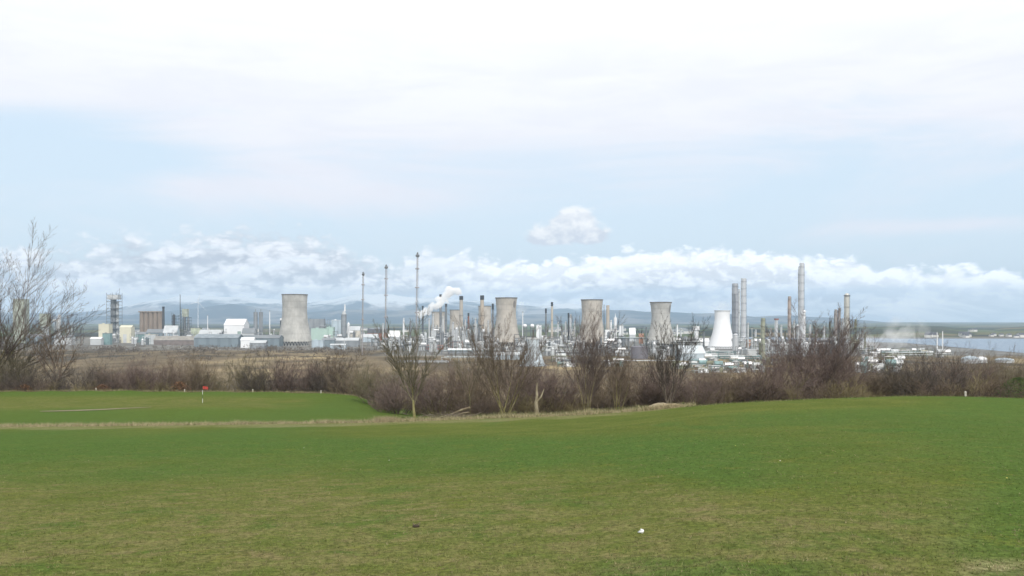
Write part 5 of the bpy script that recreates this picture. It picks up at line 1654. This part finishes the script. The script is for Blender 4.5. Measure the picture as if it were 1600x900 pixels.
# fallen logs
LOG = bark('fallen_log_bark', (.15, .12, .08), (.30, .26, .17))
for k, (a, D, p0, p1, r, lb) in enumerate([(735, 66, (0, 0, .75), (-2.4, .6, -.1), .085, 'thickest fallen log sloping down to the left in the ditch'),
                                           (733, 66.6, (0, .4, .35), (-2.0, 1.0, -.15), .06, 'thinner fallen log just below the thickest one'),
                                           (722, 65.5, (0, 0, .1), (-2.2, -.3, -.15), .05, 'dark fallen branch lying lowest among the logs')]):
    x, y, z = gpt(a, D)
    mb = MB(); p = [Vector(p0).lerp(Vector(p1), q) + Vector((0, 0, .05 * math.sin(q * 7))) for q in (0, .25, .5, .75, 1)]
    tube_path(mb, p, [r, r * .95, r * .85, r * .7, r * .5], 8)
    o = link('fallen_log', mb, LOG if k < 2 else BK_DARK, None, (x, y, z + .1)); tag(o, lb, 'log', 'fallen logs')

# brushwood beside the logs
x, y, z = gpt(705, 65)
rng = random.Random(2); mb = MB()
for k in range(70):
    a = rng.uniform(-.5, .5) + (0 if rng.random() < .5 else math.pi); p = Vector((rng.gauss(0, 1.1), rng.gauss(0, .4), rng.uniform(0, .4)))
    tube_path(mb, [p, p + Vector((math.cos(a), math.sin(a) * .4, rng.uniform(-.1, .25))) * .6, p + Vector((math.cos(a), math.sin(a) * .4, rng.uniform(-.1, .3))) * 1.2], [.018, .012, .006], 4)
o = link('brushwood_pile', mb, BK_DARK, None, (x, y, z)); tag(o, 'dark heap of cut brushwood in the ditch right of the mossy tree', 'brushwood')

# small things on the fairway
def on_ground(px, py):
    lo, hi = 3.0, 70.0
    for _ in range(50):
        D = (lo + hi) / 2; x = X(px, D); row = HZ + (EYE - ground(x, D)) / D * F
        if row > py: lo = D
        else: hi = D
    return (X(px, D), D, ground(X(px, D), D))


p = on_ground(1003, 833)
t = thing('paper_scrap', 'small crumpled white scrap lying on the fairway right of centre', 'litter', p)
mb = MB(); mb.sphere(0, 0, .019, .023, 10); mb.v = [tuple(Vector(v) * (1 + .45 * mnoise.noise(Vector(v) * 60))) for v in mb.v]; link('wad', mb, WHITE, t)
mb = MB(); mb.sphere(-.026, .01, .012, .014, 8); mb.v = [tuple(Vector(v) * (1 + .4 * mnoise.noise(Vector(v) * 80))) for v in mb.v]; link('fold', mb, OFFW, t)
p = on_ground(650, 824)
t = thing('turf_divot', 'dark torn turf divot on the fairway left of centre', 'divot', p)
mb = MB(); mb.sphere(0, 0, .012, .035, 9); mb.v = [(v[0] * 1.3 + .02 * mnoise.noise(Vector(v) * 50), v[1], v[2] * .8) for v in mb.v]; link('clod', mb, mat('dark_soil', (.05, .038, .025), 1, var=.3, scale=30), t)
mb = MB(); mb.bar((.02, 0, .01), (.05, 0, .06), .006); mb.bar((.0, 0, .01), (-.04, .01, .05), .006); link('roots', mb, LOG, t)
for px, py, lb in [(1573, 752, 'tiny yellow flower head in the grass near the right edge'), (1219 - 800 + 800, 724, 'tiny pale flower head right of centre far up the fairway'),
                   (1149, 700, 'tiny yellow flower head above the middle of the fairway'), (608, 722, 'tiny white flower head left of centre up the fairway'), (475, 702, 'tiny white flower head left of the mossy tree far up the fairway')]:
    p = on_ground(px, py)
    t = thing('flower', lb, 'flower', p, 'small flowers in the fairway')
    s = p[1] / 14
    mb = MB(); mb.cyl(0, 0, 0, .045, .004, 5); link('stem', mb, mat('stem_green', (.06, .11, .03), .8), t)
    mb = MB(); mb.lathe([(.004, .045), (.012, .049), (.010, .055), (.002, .057)], 9); link('bloom', mb, mat('yellow_petal', (.62, .55, .14), .7) if 'yellow' in lb else mat('white_petal', (.8, .78, .66), .7), t)

# ------------------------------------------------------------------ steam
def steam(name, puffs, density, col, label, aniso=0.0, vox=2.0, disp=3.0, dscale=14.0, zoff=0.0, nz=0.0):
    mb = MB()
    for x, y, z, r in puffs:
        mb.sphere(x, y, z, r, 14)
    me = mb.mesh(name); me.materials.clear()
    m = bpy.data.materials.new(name); m.use_nodes = True; t = NT(m.node_tree); m.node_tree.nodes.remove(m.node_tree.nodes['Principled BSDF'])
    pv = t.n('ShaderNodeVolumePrincipled'); pv.inputs['Color'].default_value = (*col, 1); pv.inputs['Anisotropy'].default_value = aniso
    if nz:
        P = t.n('ShaderNodeNewGeometry').outputs['Position']
        n = t.noise(P, nz, 4, .6)
        t.put(pv.inputs['Density'], t.m('MULTIPLY', t.sm(n, .38, .72), density))
    else:
        pv.inputs['Density'].default_value = density
    t.t.links.new(pv.outputs[0], t.t.nodes['Material Output'].inputs['Volume'])
    o = link(name, me, m)
    md = o.modifiers.new('merge', 'REMESH'); md.mode = 'VOXEL'; md.voxel_size = vox
    tx = bpy.data.textures.new(name, 'CLOUDS'); tx.noise_scale = dscale; tx.noise_depth = 3
    md = o.modifiers.new('billow', 'DISPLACE'); md.texture = tx; md.strength = disp; md.mid_level = .5; md.texture_coords = 'GLOBAL'
    struct(o, 'stuff'); o['label'] = label
    return o


rng = random.Random(31)
D = 1780
path = [(653, 490.5, 3.0), (660, 488.5, 3.8), (667, 486, 4.6), (674, 482.5, 5.2), (681, 478.5, 4.8), (687, 473.5, 5.0), (692, 468.5, 5.2), (696, 463, 5.2), (701, 458, 5.6), (707, 456, 5.4), (713, 455.5, 4.4), (716, 455, 3.2)]
puffs = []
for px, py, r in path:
    for k in range(7):
        puffs.append((X(px + rng.gauss(0, r * .65), D), D + rng.gauss(0, 5), Z(py + rng.gauss(0, r * .5), D), W(r, D) * rng.uniform(.4, 1.05)))
steam('steam', puffs, .13, (1., 1., 1.), 'white plume of steam drifting right from the works', -.35, 1.4, 6.5, 7.0)
puffs = []
D = 1350
for k in range(70):
    q = rng.random(); px = 1346 + 84 * q + rng.gauss(0, 6); py = 538 - 22 * q + rng.gauss(0, 8 + 5 * q)
    puffs.append((X(px, D), D + rng.gauss(0, 22), max(5, Z(py, D)), W(rng.uniform(5, 12), D)))
steam('steam', puffs, .022, (1., 1., 1.), 'thin grey blue steam drifting over the right of the works', -.2, 4.0, 12.0, 22.0, nz=.035)
puffs = [(X(815 + rng.gauss(0, 4), 1900), 1900 + rng.gauss(0, 4), Z(482 + rng.gauss(0, 5), 1900), W(rng.uniform(3, 6), 1900)) for _ in range(10)]
steam('steam', puffs, .018, (.97, .97, .97), 'faint steam above the slim white chimney', 0, 3.0, 5.0, 12.0)
puffs = [(X(1131 + rng.gauss(0, 7), 1390), 1390 + rng.gauss(0, 6), Z(479 + rng.gauss(0, 4), 1390), W(rng.uniform(3, 6), 1390)) for _ in range(12)]
steam('steam', puffs, .012, (.97, .97, .97), 'faint steam at the mouth of the white cooling tower', 0, 3.0, 5.0, 12.0)

# ------------------------------------------------------------------ haze
mb = MB(); mb.box(-20600, 20600, -20600, 20600, -2.0, 566.0)
m = bpy.data.materials.new('haze'); m.use_nodes = True; t = NT(m.node_tree); m.node_tree.nodes.remove(m.node_tree.nodes['Principled BSDF'])
pv = t.n('ShaderNodeVolumePrincipled'); pv.inputs['Color'].default_value = (.575, .755, .95, 1); pv.inputs['Density'].default_value = 8.2e-5; pv.inputs['Anisotropy'].default_value = 0.0
t.t.links.new(pv.outputs[0], t.t.nodes['Material Output'].inputs['Volume'])
struct(link('haze', mb, m), 'stuff')

# ------------------------------------------------------------------ sky
SUN_EL, SUN_AZ = R(38), R(166)      # azimuth clockwise from +Y (view direction)
world = bpy.data.worlds.new('World'); scene.world = world; world.use_nodes = True
t = NT(world.node_tree); t.dims = '2D'; bg = world.node_tree.nodes['Background']
sky = t.n('ShaderNodeTexSky'); sky.sky_type = 'NISHITA'; sky.sun_disc = False
sky.sun_elevation = SUN_EL; sky.sun_rotation = SUN_AZ; sky.altitude = 60; sky.air_density = 1.0; sky.dust_density = 1.2
d = t.n('ShaderNodeTexCoord').outputs['Generated']
x, y, z = t.sep(d)
h = t.m('SQRT', t.m('ADD', t.m('MULTIPLY', x, x), t.m('MULTIPLY', y, y)))
u = t.m('ARCTAN2', x, y)
v = t.m('MAXIMUM', t.m('DIVIDE', z, t.m('MAXIMUM', h, .001)), 0.0)
def U_(px): return math.atan((px - 800) / F)
def V_(px, py): return (HZ - py) / F * math.cos(U_(px))
K = 10.0
def C(r_, g_, b_):
    f = lambda c: (c / 255 / 12.92 if c / 255 < .04045 else ((c / 255 + .055) / 1.055) ** 2.4)
    return tuple(f(c) * K for c in (r_, g_, b_))

blue = t.mix(.88, sky.outputs[0], t.mix(t.sm(v, .0, .26), C(220, 235, 247), C(214, 233, 249)))
# high veil
p1 = t.xyz(t.m('MULTIPLY', u, 2.2), t.m('MULTIPLY', v, 9.0), 0.0)
n1 = t.noise(p1, 1.0, 7, .58, .6); n1b = t.noise(t.xyz(t.m('MULTIPLY', u, 6.0), t.m('ADD', t.m('MULTIPLY', v, 30.0), 40.0), 0.0), 1.0, 6, .6, .3)
nn = t.m('ADD', t.m('MULTIPLY', n1, .75), t.m('MULTIPLY', n1b, .25))
bias = t.ramp(t.m('MULTIPLY', v, 2.5), [(.0, .0), (.27, .02), (.36, .20), (.5, .38), (.62, .52), (.78, .72), (1.0, 1.0)])
# clear patch on the left
def blob(cu, cv, su, sv):
    a = t.m('DIVIDE', t.m('SUBTRACT', u, cu), su); b2 = t.m('DIVIDE', t.m('SUBTRACT', v, cv), sv)
    return t.m('EXPONENT', t.m('MULTIPLY', t.m('ADD', t.m('MULTIPLY', a, a), t.m('MULTIPLY', b2, b2)), -1.0))
patch = t.m('MULTIPLY', blob(U_(110), V_(110, 232), .12, .035), .38)
band = t.m('MULTIPLY', blob(U_(420), V_(420, 300), .22, .022), .16)
wisp = t.m('MULTIPLY', blob(U_(1480), V_(1480, 352), .14, .010), .30)
cov = t.sm(t.m('SUBTRACT', t.m('ADD', t.m('ADD', nn, bias), t.m('ADD', band, wisp)), patch), .52, .92)
vcol = t.mix(t.sm(t.m('ADD', v, t.m('MULTIPLY', t.m('SUBTRACT', n1, .5), .10)), .14, .32), C(238, 238, 246), C(252, 252, 254))
vcol = t.mix(t.sm(n1b, .35, .7, 0, .35), vcol, C(226, 229, 240))
vcol = t.mix(t.sm(v, .26, .36), vcol, C(255, 255, 255))
col = t.mix(t.m('MULTIPLY', cov, .93), blue, vcol)
# cumulus bank along the horizon
tops = [(0, 374), (130, 372), (250, 356), (350, 348), (470, 350), (520, 364), (560, 384), (600, 398), (640, 388), (700, 386), (780, 400), (850, 406), (900, 398), (960, 388),
        (1050, 386), (1130, 383), (1200, 394), (1250, 391), (1300, 397), (1400, 408), (1500, 413), (1600, 420)]
U0, U1 = -.62, .62
stops = [((U_(px) - U0) / (U1 - U0), V_(px, py) / .15) for px, py in tops]
top = t.m('MULTIPLY', t.ramp(t.sm(u, U0, U1, 0, 1, False), stops), .15)
q = t.xyz(t.m('MULTIPLY', u, 24.0), t.m('ADD', t.m('MULTIPLY', v, 40.0), 90.0), 0.0)
def billow(vec):
    f = t.noise(vec, 1.0, 6, .6, .3)
    g = None
    wob = t.noise(vec, 2.0, 2, .5, 0, True)
    for sc_, wt in ((1.5, .6), (3.7, .4)):
        vo = t.n('ShaderNodeTexVoronoi', feature='F1', voronoi_dimensions='2D'); t.put(vo.inputs['Vector'], t.vm('ADD', vec, t.vm('MULTIPLY', wob, (.5, .5, 0.0)))); vo.inputs['Scale'].default_value = sc_
        k_ = t.m('MULTIPLY', t.m('SUBTRACT', 1.0, vo.outputs['Distance']), wt)
        g = k_ if g is None else t.m('ADD', g, k_)
    return t.m('ADD', t.m('MULTIPLY', f, .55), t.m('MULTIPLY', g, .45))
nb = billow(q)
nb2 = billow(t.vm('ADD', q, (.10, .32, 0.0)))
nl = t.noise(t.xyz(t.m('MULTIPLY', u, 7.0), t.m('ADD', t.m('MULTIPLY', v, 34.0), 20.0), 0.0), 1.0, 8, .62, .5)
right = t.sm(u, U_(560), U_(820))
edge = t.m('ADD', t.m('SUBTRACT', top, v), t.m('MULTIPLY', t.m('SUBTRACT', nb, .55), t.m('SUBTRACT', .085, t.m('MULTIPLY', right, .038))))
soft = t.m('ADD', .010, t.m('MULTIPLY', t.m('SUBTRACT', 1.0, right), .018))
mask = t.sm(edge, 0.0, soft)
lit = t.sm(t.m('SUBTRACT', nb, nb2), -.08, .16)
near_top = t.m('SUBTRACT', 1.0, t.sm(edge, .004, .050))
w = t.m('ADD', t.m('MULTIPLY', lit, .60), t.m('MULTIPLY', near_top, t.m('ADD', .12, t.m('MULTIPLY', right, .55))), clamp=True)
w = t.m('MULTIPLY', w, t.m('ADD', .42, t.m('MULTIPLY', right, .53)))
bcol = t.mix(w, t.mix(t.sm(t.m('ADD', t.m('MULTIPLY', nl, .5), t.m('MULTIPLY', nb, .5)), .42, .60), C(168, 174, 186), C(222, 224, 230)), C(252, 253, 254))
# gaps and grey undersides lower in the bank
low = t.m('SUBTRACT', 1.0, t.sm(v, .008, .026))
lowc = t.mix(t.sm(nl, .4, .6), C(182, 188, 197), C(250, 249, 248))
bcol = t.mix(t.m('MULTIPLY', low, .85), bcol, lowc)
under = t.m('MULTIPLY', blob(U_(1150), .030, .40, .006), right)
bcol = t.mix(t.m('MULTIPLY', under, .55), bcol, C(176, 195, 216))
gap = t.m('MULTIPLY', t.sm(nl, .52, .68), t.m('SUBTRACT', 1.0, right))
mask = t.m('MULTIPLY', mask, t.m('SUBTRACT', 1.0, t.m('MULTIPLY', gap, .5)))
boost = t.m('ADD', 1.0, t.m('MULTIPLY', t.m('EXPONENT', t.m('MULTIPLY', v, -16.0)), .95))
bst = t.n('ShaderNodeVectorMath', operation='SCALE'); t.put(bst.inputs[0], bcol); t.put(bst.inputs['Scale'], boost)
bcol = bst.outputs[0]
col = t.mix(mask, col, bcol)
# the lone small cumulus
def puff(px, py, su, sv, amp):
    return t.m('MULTIPLY', blob(U_(px), V_(px, py), su, sv), amp)
lone = t.m('ADD', t.m('ADD', puff(885, 360, .036, .015, 1.0), puff(900, 338, .022, .013, .9)), t.m('ADD', puff(850, 376, .022, .007, .7), puff(930, 370, .022, .009, .7)))
q2 = t.xyz(t.m('MULTIPLY', u, 26.0), t.m('ADD', t.m('MULTIPLY', v, 38.0), 30.0), 0.0)
na = billow(q2); na2 = billow(t.vm('ADD', q2, (.15, .4, 0.0)))
lone = t.sm(t.m('ADD', lone, t.m('MULTIPLY', t.m('SUBTRACT', na, .55), 1.1)), .30, .72)
ls = t.m('ADD', t.sm(t.m('SUBTRACT', na, na2), -.22, .30), t.sm(v, V_(890, 378), V_(890, 330), -.25, .45), clamp=True)
col = t.mix(t.m('MULTIPLY', lone, .92), col, t.mix(ls, C(212, 218, 230), C(254, 254, 255)))
# thin haze at the skyline
col = t.mix(t.m('MULTIPLY', t.m('SUBTRACT', 1.0, t.sm(v, .0, .02)), .6), col, C(190, 212, 233))
t.put(bg.inputs['Color'], col); bg.inputs['Strength'].default_value = 0.1

sun = bpy.data.lights.new('sun', 'SUN'); sun.energy = 2.6; sun.angle = R(0.6); sun.color = (1.0, .955, .89)
so = bpy.data.objects.new('sun', sun); COL.objects.link(so)
dirv = Vector((math.sin(SUN_AZ) * math.cos(SUN_EL), math.cos(SUN_AZ) * math.cos(SUN_EL), math.sin(SUN_EL)))
so.rotation_euler = dirv.to_track_quat('Z', 'Y').to_euler(); so.location = (0, -60, 120)

# ------------------------------------------------------------------ camera, render
cam = bpy.data.cameras.new('camera'); co = bpy.data.objects.new('camera', cam); COL.objects.link(co)
co.location = (0, 0, EYE); co.rotation_euler = (R(90), 0, 0)
cam.sensor_width = 36; cam.lens = 36 * F / 1600; cam.shift_y = 50 / 1600
cam.clip_start = .1; cam.clip_end = 80000
scene.camera = co
scene.view_settings.view_transform = 'Standard'; scene.view_settings.look = 'None'
scene.view_settings.exposure = 0.17; scene.view_settings.gamma = 1.0; scene.view_settings.use_curve_mapping = False
c = scene.cycles
c.max_bounces = 8; c.diffuse_bounces = 3; c.glossy_bounces = 2; c.transmission_bounces = 2; c.transparent_max_bounces = 4; c.volume_bounces = 8
c.use_denoising = True; c.sample_clamp_indirect = 8
scene.render.film_transparent = False
